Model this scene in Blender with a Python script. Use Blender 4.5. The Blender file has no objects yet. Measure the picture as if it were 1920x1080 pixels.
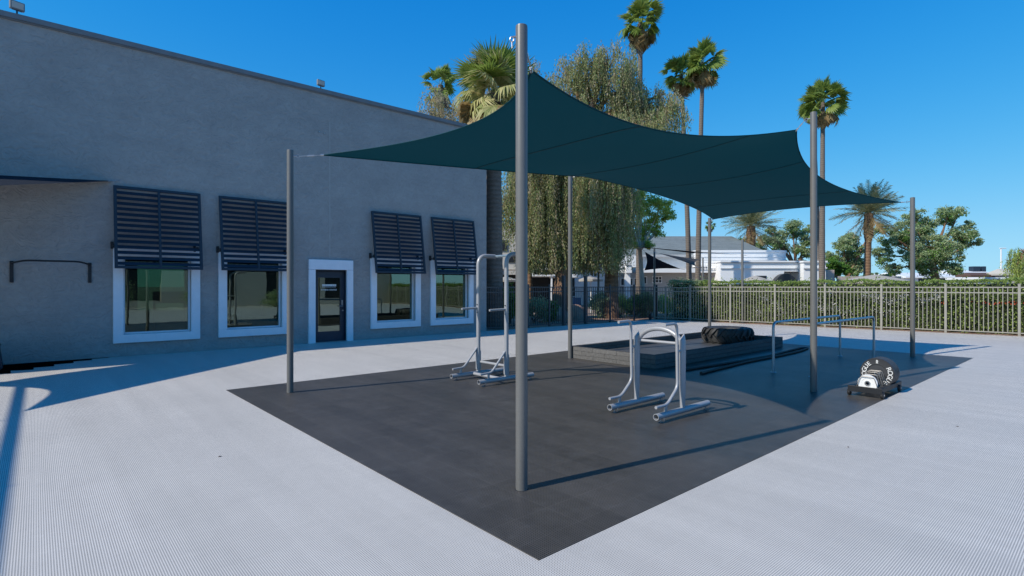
import bpy, math, random
import numpy as np
from mathutils import Vector, Matrix
random.seed(7)
RS = np.random.RandomState(11)
S = bpy.context.scene
COL = S.collection
R = math.radians
TH = R(41.35)                      # the court's long axis, turned from the camera's x axis
CT, ST = math.cos(TH), math.sin(TH)
F, HZ, EYE = 1015.0, 537.0, 1.6    # focal length in px of the 1920 px photo, horizon row, eye height

def gp(x, y):                      # a point of the ground seen at that place of the photo
    Y = F*EYE/(y-HZ)
    return Vector(((x-960)/F*Y, Y, 0))
def at(x, y, Y):                   # a point at distance Y
    return Vector(((x-960)/F*Y, Y, EYE-(y-HZ)/F*Y))
def uv(o, s, w, z=0):              # offset s along the court, w across it
    return Vector((o[0]+s*CT-w*ST, o[1]+s*ST+w*CT, z))

# ------------------------------------------------------------------ materials
def newmat(name):
    m = bpy.data.materials.new(name); m.use_nodes = True
    nt = m.node_tree; b = nt.nodes['Principled BSDF']
    return m, nt, b
def N(nt, t, **kw):
    n = nt.nodes.new(t)
    for k, v in kw.items():
        if k.startswith('i_'): n.inputs[int(k[2:])].default_value = v
        else: setattr(n, k, v)
    return n
def math_(nt, op, a, b=None, c=None):
    n = nt.nodes.new('ShaderNodeMath'); n.operation = op
    for i, x in enumerate((a, b, c)):
        if x is None: continue
        if isinstance(x, (int, float)): n.inputs[i].default_value = x
        else: nt.links.new(x, n.inputs[i])
    return n.outputs[0]
def ramp(nt, fac, stops):
    n = nt.nodes.new('ShaderNodeValToRGB'); e = n.color_ramp.elements
    while len(e) < len(stops): e.new(.5)
    for q, (p, c) in zip(e, stops): q.position = p; q.color = (*c, 1)
    nt.links.new(fac, n.inputs[0]); return n.outputs[0]
def mixc(nt, fac, a, b, mode='MIX'):
    n = nt.nodes.new('ShaderNodeMix'); n.data_type = 'RGBA'; n.blend_type = mode
    for sock, x in ((n.inputs[0], fac), (n.inputs[6], a), (n.inputs[7], b)):
        if isinstance(x, (int, float)): sock.default_value = x
        elif isinstance(x, tuple): sock.default_value = (*x, 1)
        else: nt.links.new(x, sock)
    return n.outputs[2]
def objco(nt): return nt.nodes.new('ShaderNodeTexCoord').outputs['Object']
def noise(nt, co, scale, detail=4, rough=.55, stretch=None):
    if stretch:
        mp = nt.nodes.new('ShaderNodeMapping'); mp.inputs['Scale'].default_value = stretch
        nt.links.new(co, mp.inputs[0]); co = mp.outputs[0]
    n = nt.nodes.new('ShaderNodeTexNoise'); n.inputs['Scale'].default_value = scale
    n.inputs['Detail'].default_value = detail; n.inputs['Roughness'].default_value = rough
    nt.links.new(co, n.inputs['Vector']); return n.outputs['Fac']
def bump(nt, b, h, strength, dist=.01):
    n = nt.nodes.new('ShaderNodeBump'); n.inputs['Strength'].default_value = strength
    n.inputs['Distance'].default_value = dist; nt.links.new(h, n.inputs['Height'])
    nt.links.new(n.outputs[0], b.inputs['Normal'])

def painted(name, col, rough=.45, metal=0.0, var=.12, scale=6, bmp=.05, spec=.5):
    m, nt, b = newmat(name)
    co = objco(nt); f = noise(nt, co, scale, 6)
    f2 = noise(nt, co, scale*9, 3)
    k = math_(nt, 'ADD', math_(nt, 'MULTIPLY', f, .7), math_(nt, 'MULTIPLY', f2, .3))
    lo = tuple(c*(1-var) for c in col); hi = tuple(min(1, c*(1+var)) for c in col)
    nt.links.new(ramp(nt, k, [(.3, lo), (.7, hi)]), b.inputs['Base Color'])
    b.inputs['Roughness'].default_value = rough; b.inputs['Metallic'].default_value = metal
    b.inputs['Specular IOR Level'].default_value = spec
    nt.links.new(math_(nt, 'ADD', math_(nt, 'MULTIPLY', f, .2), rough-.1), b.inputs['Roughness'])
    if bmp: bump(nt, b, f2, bmp, .004)
    return m

def tile_mat(name, base, hole, seam, rough, holesz, pitch=.0127, tint=.06, spec=.5, wob=.6, seamk=.12, fk=1.2):
    """interlocking perforated plastic tiles: a fine grid of holes, seams every foot"""
    m, nt, b = newmat(name); co = objco(nt)
    sp = nt.nodes.new('ShaderNodeSeparateXYZ'); nt.links.new(co, sp.inputs[0])
    x, y = sp.outputs[0], sp.outputs[1]
    k = 2*math.pi/pitch
    sx = math_(nt, 'SINE', math_(nt, 'MULTIPLY', x, k)); sy = math_(nt, 'SINE', math_(nt, 'MULTIPLY', y, k))
    def sm(v):
        n = nt.nodes.new('ShaderNodeMapRange'); n.interpolation_type = 'SMOOTHSTEP'
        n.inputs[1].default_value = holesz-.25; n.inputs[2].default_value = holesz+.25
        nt.links.new(v, n.inputs[0]); return n.outputs[0]
    h = math_(nt, 'MULTIPLY', sm(sx), sm(sy))
    # per-tile tone
    wn = nt.nodes.new('ShaderNodeTexWhiteNoise'); wn.noise_dimensions = '2D'
    vm = nt.nodes.new('ShaderNodeVectorMath'); vm.operation = 'SNAP'; vm.inputs[1].default_value = (.3048, .3048, 100)
    nt.links.new(co, vm.inputs[0]); nt.links.new(vm.outputs[0], wn.inputs['Vector'])
    big = noise(nt, co, .55, 5, .6)
    streak = noise(nt, co, 1.0, 4, .6, stretch=(2.6, .16, 1))
    fine = noise(nt, co, 9, 5, .65)
    dust = noise(nt, co, 3.0, 8, .75)
    tone = math_(nt, 'ADD', math_(nt, 'MULTIPLY', wn.outputs['Value'], tint*wob),
                 math_(nt, 'ADD', math_(nt, 'MULTIPLY', big, tint*2.0), math_(nt, 'ADD', math_(nt, 'MULTIPLY', streak, tint*4.2), math_(nt, 'MULTIPLY', fine, tint*fk))))
    tone = math_(nt, 'ADD', tone, 1-tint*(3.1+wob/2+fk/2))
    def seamline(v):
        fr = math_(nt, 'FRACT', math_(nt, 'DIVIDE', v, .3048))
        return math_(nt, 'LESS_THAN', fr, .013)
    sl = math_(nt, 'MAXIMUM', seamline(x), seamline(y))
    c = mixc(nt, h, base, hole)
    c = mixc(nt, math_(nt, 'MULTIPLY', sl, seamk), c, seam)
    mul = nt.nodes.new('ShaderNodeVectorMath'); mul.operation = 'SCALE'
    nt.links.new(c, mul.inputs[0]); nt.links.new(tone, mul.inputs[3])
    dm = nt.nodes.new('ShaderNodeMapRange'); dm.inputs[1].default_value = .52; dm.inputs[2].default_value = .78; dm.inputs[4].default_value = .45
    nt.links.new(dust, dm.inputs[0])
    c2 = mixc(nt, dm.outputs[0], mul.outputs[0], tuple(q*.55+.07 for q in base))
    nt.links.new(c2, b.inputs['Base Color'])
    nt.links.new(math_(nt, 'ADD', math_(nt, 'MULTIPLY', big, .25), rough-.12), b.inputs['Roughness'])
    b.inputs['Specular IOR Level'].default_value = spec
    bump(nt, b, math_(nt, 'ADD', math_(nt, 'MULTIPLY', h, -1.0), math_(nt, 'MULTIPLY', fine, .5)), .25, .002)
    return m

def leaf_mat(name, cols, trans=.35, rough=.6):
    m = bpy.data.materials.new(name); m.use_nodes = True; nt = m.node_tree
    b = nt.nodes['Principled BSDF']; out = nt.nodes['Material Output']
    g = nt.nodes.new('ShaderNodeNewGeometry')
    n = len(cols)
    c = ramp(nt, g.outputs['Random Per Island'], [(i/(n-1), cols[i]) for i in range(n)])
    co = objco(nt); big = noise(nt, co, .9, 3)
    c = mixc(nt, math_(nt, 'MULTIPLY', big, .5), c, cols[n//2])
    nt.links.new(c, b.inputs['Base Color']); b.inputs['Roughness'].default_value = rough
    b.inputs['Specular IOR Level'].default_value = .3
    t = nt.nodes.new('ShaderNodeBsdfTranslucent'); nt.links.new(c, t.inputs[0])
    mx = nt.nodes.new('ShaderNodeMixShader'); mx.inputs[0].default_value = trans+.1
    nt.links.new(b.outputs[0], mx.inputs[1]); nt.links.new(t.outputs[0], mx.inputs[2])
    nt.links.new(mx.outputs[0], out.inputs[0]); return m

def bark_mat(name, lo, hi, ring=0, scale=8):
    m, nt, b = newmat(name); co = objco(nt)
    f = noise(nt, co, scale, 8, .7, stretch=(1, 1, .35) if not ring else (1, 1, 2.5))
    h = f
    if ring:
        sp = nt.nodes.new('ShaderNodeSeparateXYZ'); nt.links.new(co, sp.inputs[0])
        wz = math_(nt, 'ADD', math_(nt, 'MULTIPLY', sp.outputs[2], ring), math_(nt, 'MULTIPLY', f, 3))
        r_ = math_(nt, 'SINE', wz); h = math_(nt, 'ADD', math_(nt, 'MULTIPLY', r_, .22), f)
    nt.links.new(ramp(nt, math_(nt, 'ADD', math_(nt, 'MULTIPLY', h, .35 if ring else 1), math_(nt, 'MULTIPLY', f, .65 if ring else 0)), [(.3, lo), (.7, hi)]), b.inputs['Base Color'])
    b.inputs['Roughness'].default_value = .9; bump(nt, b, h, .6, .03); return m

def glass_mat(name, tint, refl=.12):
    m = bpy.data.materials.new(name); m.use_nodes = True; nt = m.node_tree
    out = nt.nodes['Material Output']; nt.nodes.remove(nt.nodes['Principled BSDF'])
    t = nt.nodes.new('ShaderNodeBsdfTransparent'); t.inputs[0].default_value = (*tint, 1)
    g = nt.nodes.new('ShaderNodeBsdfGlossy'); g.inputs['Roughness'].default_value = .012
    g.inputs[0].default_value = (.60, .74, .64, 1)
    co = objco(nt); bp = nt.nodes.new('ShaderNodeBump'); bp.inputs['Strength'].default_value = .05; bp.inputs['Distance'].default_value = .02
    nt.links.new(noise(nt, co, 1.3, 2), bp.inputs['Height']); nt.links.new(bp.outputs[0], g.inputs['Normal'])
    fr = nt.nodes.new('ShaderNodeFresnel'); fr.inputs[0].default_value = 1.55
    k = math_(nt, 'MINIMUM', math_(nt, 'ADD', math_(nt, 'MULTIPLY', fr.outputs[0], 1.6), refl), 1.0)
    mx = nt.nodes.new('ShaderNodeMixShader'); nt.links.new(k, mx.inputs[0])
    nt.links.new(t.outputs[0], mx.inputs[1]); nt.links.new(g.outputs[0], mx.inputs[2])
    nt.links.new(mx.outputs[0], out.inputs[0]); return m

def stucco_mat(name, col, amp=.17):
    m, nt, b = newmat(name); co = objco(nt)
    a = noise(nt, co, 1.1, 6, .62, stretch=(1, 1, 1.8))
    t = noise(nt, co, 5.5, 6, .7, stretch=(1, 1, 2.2))
    fn = noise(nt, co, 40, 5, .7)
    vo = nt.nodes.new('ShaderNodeTexVoronoi'); vo.inputs['Scale'].default_value = 7; vo.feature = 'SMOOTH_F1'
    mp = nt.nodes.new('ShaderNodeMapping'); mp.inputs['Scale'].default_value = (1, 1, 2.4)
    nm = nt.nodes.new('ShaderNodeVectorMath'); nm.operation = 'ADD'
    nt.links.new(co, nm.inputs[0])
    n3 = nt.nodes.new('ShaderNodeTexNoise'); n3.inputs['Scale'].default_value = 3; nt.links.new(co, n3.inputs['Vector'])
    nt.links.new(n3.outputs['Color'], nm.inputs[1]); nt.links.new(nm.outputs[0], mp.inputs[0]); nt.links.new(mp.outputs[0], vo.inputs['Vector'])
    k = math_(nt, 'ADD', math_(nt, 'MULTIPLY', a, .55), math_(nt, 'ADD', math_(nt, 'MULTIPLY', t, .3), math_(nt, 'MULTIPLY', vo.outputs['Distance'], .22)))
    lo = tuple(c*(1-amp*1.4) for c in col); hi = tuple(c*(1+amp*1.4) for c in col)
    nt.links.new(ramp(nt, k, [(.38, lo), (.68, hi)]), b.inputs['Base Color'])
    b.inputs['Roughness'].default_value = .85; b.inputs['Specular IOR Level'].default_value = .3
    h = math_(nt, 'ADD', math_(nt, 'MULTIPLY', vo.outputs['Distance'], .9), math_(nt, 'ADD', math_(nt, 'MULTIPLY', t, 1.0), math_(nt, 'MULTIPLY', fn, .35)))
    bump(nt, b, h, .9, .02); return m

def brick_mat(name, col, bw, bh, mortar, lo=.75, hi=1.25, bstr=.6):
    m, nt, b = newmat(name); co = objco(nt)
    # run the courses round the corners: x+y along, z up
    sp = nt.nodes.new('ShaderNodeSeparateXYZ'); nt.links.new(co, sp.inputs[0])
    cb = nt.nodes.new('ShaderNodeCombineXYZ'); nt.links.new(math_(nt, 'ADD', sp.outputs[0], sp.outputs[1]), cb.inputs[0]); nt.links.new(sp.outputs[2], cb.inputs[1])
    br = nt.nodes.new('ShaderNodeTexBrick'); nt.links.new(cb.outputs[0], br.inputs['Vector'])
    br.inputs['Color1'].default_value = (*[c*lo for c in col], 1); br.inputs['Color2'].default_value = (*[c*hi for c in col], 1)
    br.inputs['Mortar'].default_value = (*mortar, 1); br.inputs['Scale'].default_value = 1
    br.inputs['Brick Width'].default_value = bw; br.inputs['Row Height'].default_value = bh; br.inputs['Mortar Size'].default_value = .004
    f = noise(nt, co, 22, 8, .75)
    c = mixc(nt, .55, br.outputs['Color'], ramp(nt, f, [(.3, tuple(q*.5 for q in col)), (.75, tuple(q*1.8 for q in col))]))
    nt.links.new(c, b.inputs['Base Color']); b.inputs['Roughness'].default_value = .9; b.inputs['Specular IOR Level'].default_value = .15
    bump(nt, b, math_(nt, 'ADD', math_(nt, 'MULTIPLY', br.outputs['Fac'], -1.2), f), bstr, .012); return m

M = {}
M['tile'] = tile_mat('light_tile', (.655, .612, .552), (.10, .10, .095), (.70, .66, .605), .55, -.08, tint=.085, wob=.25)
M['mat'] = tile_mat('dark_tile', (.086, .078, .070), (.005, .005, .005), (.15, .14, .13), .42, -.1, tint=.20, wob=.7, seamk=.35, fk=2.6, pitch=.0165, spec=.5)
M['bedmat'] = tile_mat('bed_rubber', (.085, .085, .087), (.03, .03, .03), (.12, .12, .12), .5, .4, tint=.2, spec=.4)
M['stucco'] = stucco_mat('stucco', (.34, .325, .312), .09)
M['stuccolight'] = painted('paler_paint_patch', (.37, .355, .34), .8)
M['cap'] = painted('parapet_metal', (.17, .175, .185), .5)
M['trim'] = painted('window_trim', (.78, .80, .84), .6, var=.05)
M['navy'] = painted('dark_blue_paint', (.016, .028, .048), .42)
M['shut'] = painted('shutter_paint', (.014, .022, .036), .5)
M['black'] = painted('black_steel', (.008, .009, .012), .5)
M['pole'] = painted('post_paint', (.135, .132, .125), .38, var=.07, scale=3)
M['silver'] = painted('silver_paint', (.37, .372, .385), .40, metal=.2, var=.06)
M['galv'] = painted('galvanised', (.33, .42, .47), .35, metal=.6, var=.2, scale=14)
M['chrome'] = painted('bright_steel', (.40, .40, .41), .35, metal=.8)
M['wiregrey'] = painted('worn_wire', (.22, .21, .20), .4, metal=.4)
M['cable'] = painted('wire', (.5, .5, .5), .3, metal=.8)
M['fence'] = painted('fence_paint', (.29, .275, .235), .5, var=.06)
M['fencedark'] = painted('dark_fence_paint', (.055, .055, .058), .5, var=.06)  # the same fence paint, darkened: the left run's shade is in the colour
M['rubber'] = painted('rubber', (.018, .018, .019), .62, var=.25, scale=9, bmp=.3)
M['tyre'] = painted('worn_tyre', (.040, .039, .038), .6, var=.5, scale=7, bmp=.4)
M['plate'] = painted('bumper_plate', (.042, .043, .047), .5, var=.1)
M['white'] = painted('white_paint', (.78, .78, .77), .5, var=.03)
M['letter'] = painted('letter_white', (.80, .80, .78), .5, var=.02)
M['wood'] = brick_mat('black_block_edging', (.135, .13, .125), .62, .088, (.008, .008, .009), bstr=1.0)
M['floorin'] = painted('gym_rubber_floor', (.03, .03, .03), .6)
M['wallin'] = painted('gym_inner_wall', (.16, .18, .17), .8)
M['glass'] = glass_mat('window_glass', (.20, .32, .24), .16)
M['doorglass'] = glass_mat('door_glass', (.16, .16, .13), .22)
M['whitewall'] = painted('white_render', (.80, .80, .79), .75, var=.035, scale=.8)
M['greywall'] = painted('grey_render', (.42, .43, .43), .75, var=.05, scale=.8)
M['cream'] = painted('cream_render', (.48, .45, .40), .8, var=.05, scale=.8)
M['dark'] = painted('dark_opening', (.02, .022, .025), .35)
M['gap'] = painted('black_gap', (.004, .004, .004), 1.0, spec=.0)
M['brown'] = painted('brown_fascia', (.10, .055, .04), .8)
M['pinkwall'] = painted('pink_block', (.50, .40, .35), .9)
M['bin'] = painted('navy_plastic', (.008, .014, .03), .5)
M['rock'] = painted('red_rock', (.42, .26, .19), .95, var=.4, scale=3, bmp=.8)
M['leaf1'] = leaf_mat('pepper_leaf', [(0.171, 0.195, 0.072), (0.275, 0.287, 0.121), (0.392, 0.379, 0.179), (0.528, 0.495, 0.250), (0.230, 0.277, 0.099)], .42)
M['leaf1g'] = leaf_mat('pepper_leaf_green', [(0.097, 0.182, 0.047), (0.194, 0.285, 0.096), (0.328, 0.389, 0.162), (0.413, 0.440, 0.215)], .3)
M['leaf1d'] = leaf_mat('dry_pepper_leaf', [(0.217, 0.167, 0.100), (0.400, 0.317, 0.201), (0.501, 0.435, 0.285), (0.267, 0.250, 0.150)], .3)
M['leaf2'] = leaf_mat('fresh_leaf', [(0.215, 0.305, 0.056), (0.429, 0.535, 0.122), (0.611, 0.711, 0.189), (0.305, 0.433, 0.088)], .4)
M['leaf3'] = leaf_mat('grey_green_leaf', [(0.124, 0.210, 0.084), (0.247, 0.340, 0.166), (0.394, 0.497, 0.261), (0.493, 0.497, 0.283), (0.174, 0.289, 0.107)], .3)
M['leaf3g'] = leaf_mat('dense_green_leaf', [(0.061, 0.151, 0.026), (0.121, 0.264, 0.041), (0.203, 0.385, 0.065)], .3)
M['hedge'] = leaf_mat('hedge_leaf', [(0.068, 0.130, 0.023), (0.171, 0.257, 0.050), (0.291, 0.383, 0.094), (0.410, 0.494, 0.163), (0.121, 0.203, 0.039)], .3)
M['hedgecore'] = painted('hedge_twigs', (.026, .034, .014), .95, var=.5, scale=12)  # solid core, coloured dark for the deep shade between the leaves
M['flower'] = leaf_mat('pale_flower', [(.62, .60, .58), (.8, .78, .78), (.5, .45, .45)], .3)
M['redflower'] = leaf_mat('red_flower', [(.7, .06, .03), (.8, .14, .08)], .3)
M['palm'] = leaf_mat('palm_frond', [(0.085, 0.161, 0.026), (0.161, 0.248, 0.044), (0.286, 0.359, 0.081), (0.135, 0.210, 0.036)], .3, .45)
M['palmpale'] = leaf_mat('pale_frond', [(0.191, 0.265, 0.058), (0.383, 0.396, 0.134), (0.632, 0.561, 0.285), (0.268, 0.312, 0.083)], .3, .5)
M['palmdead'] = leaf_mat('dead_frond', [(.20, .13, .05), (.36, .25, .11), (.45, .36, .2)], .3)
M['date'] = leaf_mat('date_frond', [(.097, .138, .062), (.179, .221, .097), (.304, .304, .166), (.386, .359, .207)], .3, .5)
M['palmtrunk'] = bark_mat('palm_bark', (.11, .088, .07), (.20, .165, .135), ring=38)
M['boots'] = bark_mat('palm_boots', (.09, .045, .022), (.30, .18, .10), ring=26)
M['bark'] = bark_mat('tree_bark', (.11, .06, .035), (.34, .20, .12))
M['barkdark'] = bark_mat('dark_bark', (.07, .055, .045), (.20, .16, .13), scale=6)
M['barkpale'] = bark_mat('pale_bark', (.30, .27, .23), (.60, .57, .52), scale=4)
M['deadleaf'] = painted('dead_leaf', (.06, .035, .02), .9)

def cloth_mat(name, c1, c2, tr):
    m = bpy.data.materials.new(name); m.use_nodes = True; nt = m.node_tree
    b = nt.nodes['Principled BSDF']; out = nt.nodes['Material Output']; co = objco(nt)
    f = noise(nt, co, 1.2, 4); g = noise(nt, co, 60, 2, .5, stretch=(1, .15, 1))
    c = mixc(nt, f, c1, tuple(q*1.15 for q in c1))
    c = mixc(nt, math_(nt, 'MULTIPLY', g, .25), c, tuple(q*.6 for q in c1))
    nt.links.new(c, b.inputs['Base Color']); b.inputs['Roughness'].default_value = .8; b.inputs['Specular IOR Level'].default_value = .2
    bump(nt, b, g, .2, .003)
    t = nt.nodes.new('ShaderNodeBsdfTranslucent'); t.inputs[0].default_value = (*c2, 1)
    mx = nt.nodes.new('ShaderNodeMixShader'); mx.inputs[0].default_value = tr
    nt.links.new(b.outputs[0], mx.inputs[1]); nt.links.new(t.outputs[0], mx.inputs[2]); nt.links.new(mx.outputs[0], out.inputs[0])
    return m
M['sail'] = cloth_mat('teal_shade_cloth', (.001, .054, .068), (.001, .056, .075), .26)
M['sailseam'] = painted('sail_seam', (.001, .040, .050), .8)
M['sailnavy'] = cloth_mat('navy_shade_cloth', (.010, .016, .028), (.01, .015, .03), .1)
M['sailblack'] = cloth_mat('black_shade_cloth', (.016, .015, .02), (.012, .012, .016), .1)
M['sailbrown'] = cloth_mat('brown_shade_cloth', (.12, .105, .09), (.08, .07, .06), .25)
M['umb'] = cloth_mat('beige_canvas', (.50, .46, .40), (.4, .36, .3), .25)

def roof_mat():
    m, nt, b = newmat('grey_shingles'); co = objco(nt)
    br = nt.nodes.new('ShaderNodeTexBrick'); br.inputs['Scale'].default_value = 1; br.inputs['Brick Width'].default_value = .5; br.inputs['Row Height'].default_value = .22
    br.inputs['Color1'].default_value = (.13, .155, .15, 1); br.inputs['Color2'].default_value = (.21, .235, .225, 1); br.inputs['Mortar'].default_value = (.09, .1, .1, 1); br.inputs['Mortar Size'].default_value = .02
    mp = nt.nodes.new('ShaderNodeMapping'); mp.inputs['Scale'].default_value = (1, 1, 1)
    nt.links.new(co, mp.inputs[0]); nt.links.new(mp.outputs[0], br.inputs['Vector'])
    c = mixc(nt, .5, br.outputs['Color'], ramp(nt, noise(nt, co, 1.5, 6, .7), [(.3, (.13, .15, .145)), (.7, (.24, .27, .26))]))
    nt.links.new(c, b.inputs['Base Color']); b.inputs['Roughness'].default_value = .95; return m
M['roof'] = roof_mat()
def soil_mat(name, stops, scale):
    m, nt, b = newmat(name); co = objco(nt)
    f = noise(nt, co, scale, 10, .8); g = noise(nt, co, scale*.06, 4)
    k = math_(nt, 'ADD', math_(nt, 'MULTIPLY', f, .75), math_(nt, 'MULTIPLY', g, .25))
    nt.links.new(ramp(nt, k, stops), b.inputs['Base Color']); b.inputs['Roughness'].default_value = .95
    bump(nt, b, f, .8, .03); return m
M['soil'] = soil_mat('dry_ground', [(.3, (.14, .10, .075)), (.5, (.30, .22, .165)), (.7, (.50, .40, .32))], 9)
M['mulch'] = soil_mat('red_gravel', [(.35, (.10, .055, .035)), (.5, (.32, .19, .13)), (.62, (.60, .47, .38))], 22)

# ------------------------------------------------------------------ mesh builder
WM = {}
class MB:
    def __init__(s): s.v = []; s.f = []
    def add(s, vs, fs):
        o = len(s.v); s.v.extend(tuple(p) for p in vs); s.f.extend([tuple(i+o for i in f) for f in fs])
    def box(s, c, d, rz=0, m=None):
        hx, hy, hz = d[0]/2, d[1]/2, d[2]/2
        vs = [Vector((x, y, z)) for x in (-hx, hx) for y in (-hy, hy) for z in (-hz, hz)]
        mt = Matrix.Translation(Vector(c)) @ (m if m else Matrix.Rotation(rz, 4, 'Z'))
        s.add([mt @ p for p in vs], [(0, 1, 3, 2), (4, 6, 7, 5), (0, 4, 5, 1), (2, 3, 7, 6), (0, 2, 6, 4), (1, 5, 7, 3)])
        return s
    def bbox(s, c, d, bv=.01, rz=0):
        """box with chamfered edges"""
        import bmesh
        bm = bmesh.new(); bmesh.ops.create_cube(bm, size=1)
        for v in bm.verts: v.co = Vector((v.co.x*d[0], v.co.y*d[1], v.co.z*d[2]))
        bmesh.ops.bevel(bm, geom=bm.edges[:], offset=bv, segments=2, affect='EDGES', profile=.5)
        mt = Matrix.Translation(Vector(c)) @ Matrix.Rotation(rz, 4, 'Z')
        bm.verts.ensure_lookup_table(); bm.verts.index_update()
        s.add([mt @ v.co for v in bm.verts], [tuple(v.index for v in f.verts) for f in bm.faces]); bm.free(); return s
    def tube(s, pts, r, n=12, caps=True, hollow=0):
        pts = [Vector(p) for p in pts]; m = len(pts)
        rr = r if isinstance(r, (list, tuple)) else [r]*m
        t0 = (pts[1]-pts[0]).normalized()
        up = Vector((0, 0, 1)) if abs(t0.z) < .9 else Vector((1, 0, 0))
        nx = t0.cross(up).normalized(); vs = []; fs = []
        for i, p in enumerate(pts):
            t = (pts[min(i+1, m-1)]-pts[max(i-1, 0)])
            if t.length < 1e-9: t = t0
            t.normalize(); nx = (nx-t*nx.dot(t)).normalized(); ny = t.cross(nx)
            for k in range(n):
                a = 2*math.pi*k/n; vs.append(p+(nx*math.cos(a)+ny*math.sin(a))*rr[i])
        for i in range(m-1):
            for k in range(n):
                k2 = (k+1) % n; fs.append((i*n+k, i*n+k2, (i+1)*n+k2, (i+1)*n+k))
        if hollow:
            b0 = len(vs)
            for i in (0, m-1):
                t = (pts[1]-pts[0]).normalized() if i == 0 else (pts[-2]-pts[-1]).normalized()
                for dpt in (0, .12):
                    for k in range(n):
                        vs.append(pts[i]+(vs[i*n+k]-pts[i])*hollow+t*dpt)
            for e, i in enumerate((0, m-1)):
                q = b0+e*2*n
                for k in range(n):
                    k2 = (k+1) % n
                    fs.append((i*n+k, q+k, q+k2, i*n+k2)); fs.append((q+k, q+n+k, q+n+k2, q+k2))
                fs.append(tuple(q+n+k for k in range(n)))
        elif caps:
            fs.append(tuple(range(n))[::-1]); fs.append(tuple((m-1)*n+k for k in range(n)))
        s.add(vs, fs); return s
    def lathe(s, prof, n=32, m=None, closed=False):
        m = m or Matrix.Identity(4); vs = []; fs = []
        for (r, z) in prof:
            for k in range(n):
                a = 2*math.pi*k/n; vs.append(m @ Vector((r*math.cos(a), r*math.sin(a), z)))
        L = len(prof)
        for i in range(L if closed else L-1):
            j = (i+1) % L
            for k in range(n):
                k2 = (k+1) % n; fs.append((i*n+k, i*n+k2, j*n+k2, j*n+k))
        if not closed:
            fs.append(tuple(range(n))[::-1]); fs.append(tuple((L-1)*n+k for k in range(n)))
        s.add(vs, fs); return s
    def poly(s, pts): s.add(pts, [tuple(range(len(pts)))]); return s
    def prism(s, pts, z0, z1):
        n = len(pts)
        s.add([(p[0], p[1], z0) for p in pts]+[(p[0], p[1], z1) for p in pts],
              [tuple(range(n))[::-1], tuple(range(n, 2*n))]+[(i, (i+1) % n, n+(i+1) % n, n+i) for i in range(n)]); return s
    def build(s, name, mat, parent=None, world=False, base=None, rz=0, smooth=False, recalc=True):
        me = bpy.data.meshes.new(name)
        vs = np.array([tuple(p) for p in s.v], dtype=np.float64)
        if parent is not None and world:
            mi = np.array(WM[parent.name].inverted()); vs = vs @ mi[:3, :3].T+mi[:3, 3]
        if base is not None:
            mt = Matrix.Translation(Vector(base)) @ Matrix.Rotation(rz, 4, 'Z')
            if world: mi = np.array(mt.inverted()); vs = vs @ mi[:3, :3].T+mi[:3, 3]
        me.from_pydata(vs.tolist(), [], s.f); me.materials.append(mat)
        if recalc and len(s.f) < 30000:
            import bmesh
            bm = bmesh.new(); bm.from_mesh(me); bmesh.ops.recalc_face_normals(bm, faces=bm.faces[:]); bm.to_mesh(me); bm.free()
        if smooth:
            me.shade_smooth()
            try: me.set_sharp_from_angle(angle=R(38))
            except Exception: pass
        o = bpy.data.objects.new(name, me); COL.objects.link(o)
        if parent is not None: o.parent = parent; WM[o.name] = WM[parent.name]
        if base is not None: o.matrix_world = mt; WM[o.name] = mt
        elif parent is None: WM[o.name] = Matrix.Identity(4)
        return o

def tag(o, label=None, cat=None, group=None, kind=None):
    for k, v in (('label', label), ('category', cat), ('group', group), ('kind', kind)):
        if v: o[k] = v
    return o
def thing(name, label, cat, loc=(0, 0, 0), rz=0, group=None):
    o = bpy.data.objects.new(name, None); COL.objects.link(o)
    o.location = loc; o.rotation_euler = (0, 0, rz); o.empty_display_size = .1
    WM[o.name] = Matrix.Translation(Vector(loc)) @ Matrix.Rotation(rz, 4, 'Z')
    return tag(o, label, cat, group)
def mesh_np(name, V, Fq, mat, parent=None, k=4):
    """V (n,3) local coordinates, Fq (m,k) faces"""
    me = bpy.data.meshes.new(name); n, m = len(V), len(Fq)
    me.vertices.add(n); me.vertices.foreach_set('co', V.astype(np.float32).ravel())
    me.loops.add(m*k); me.loops.foreach_set('vertex_index', Fq.astype(np.int32).ravel())
    me.polygons.add(m); me.polygons.foreach_set('loop_start', np.arange(0, m*k, k, dtype=np.int32))
    me.update(calc_edges=True); me.materials.append(mat)
    o = bpy.data.objects.new(name, me); COL.objects.link(o)
    if parent is not None: o.parent = parent; WM[o.name] = WM[parent.name]
    return o
def bend(pts, r=.1, n=6):
    """round the corners of a path"""
    P = [Vector(p) for p in pts]; out = [P[0]]
    for i in range(1, len(P)-1):
        a, b, c = P[i-1], P[i], P[i+1]
        d = min(r, (a-b).length*.48, (c-b).length*.48)
        p0 = b+(a-b).normalized()*d; p1 = b+(c-b).normalized()*d
        for k in range(n+1):
            t = k/n; out.append(p0*(1-t)**2+b*2*t*(1-t)+p1*t*t)
    return out+[P[-1]]

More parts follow.
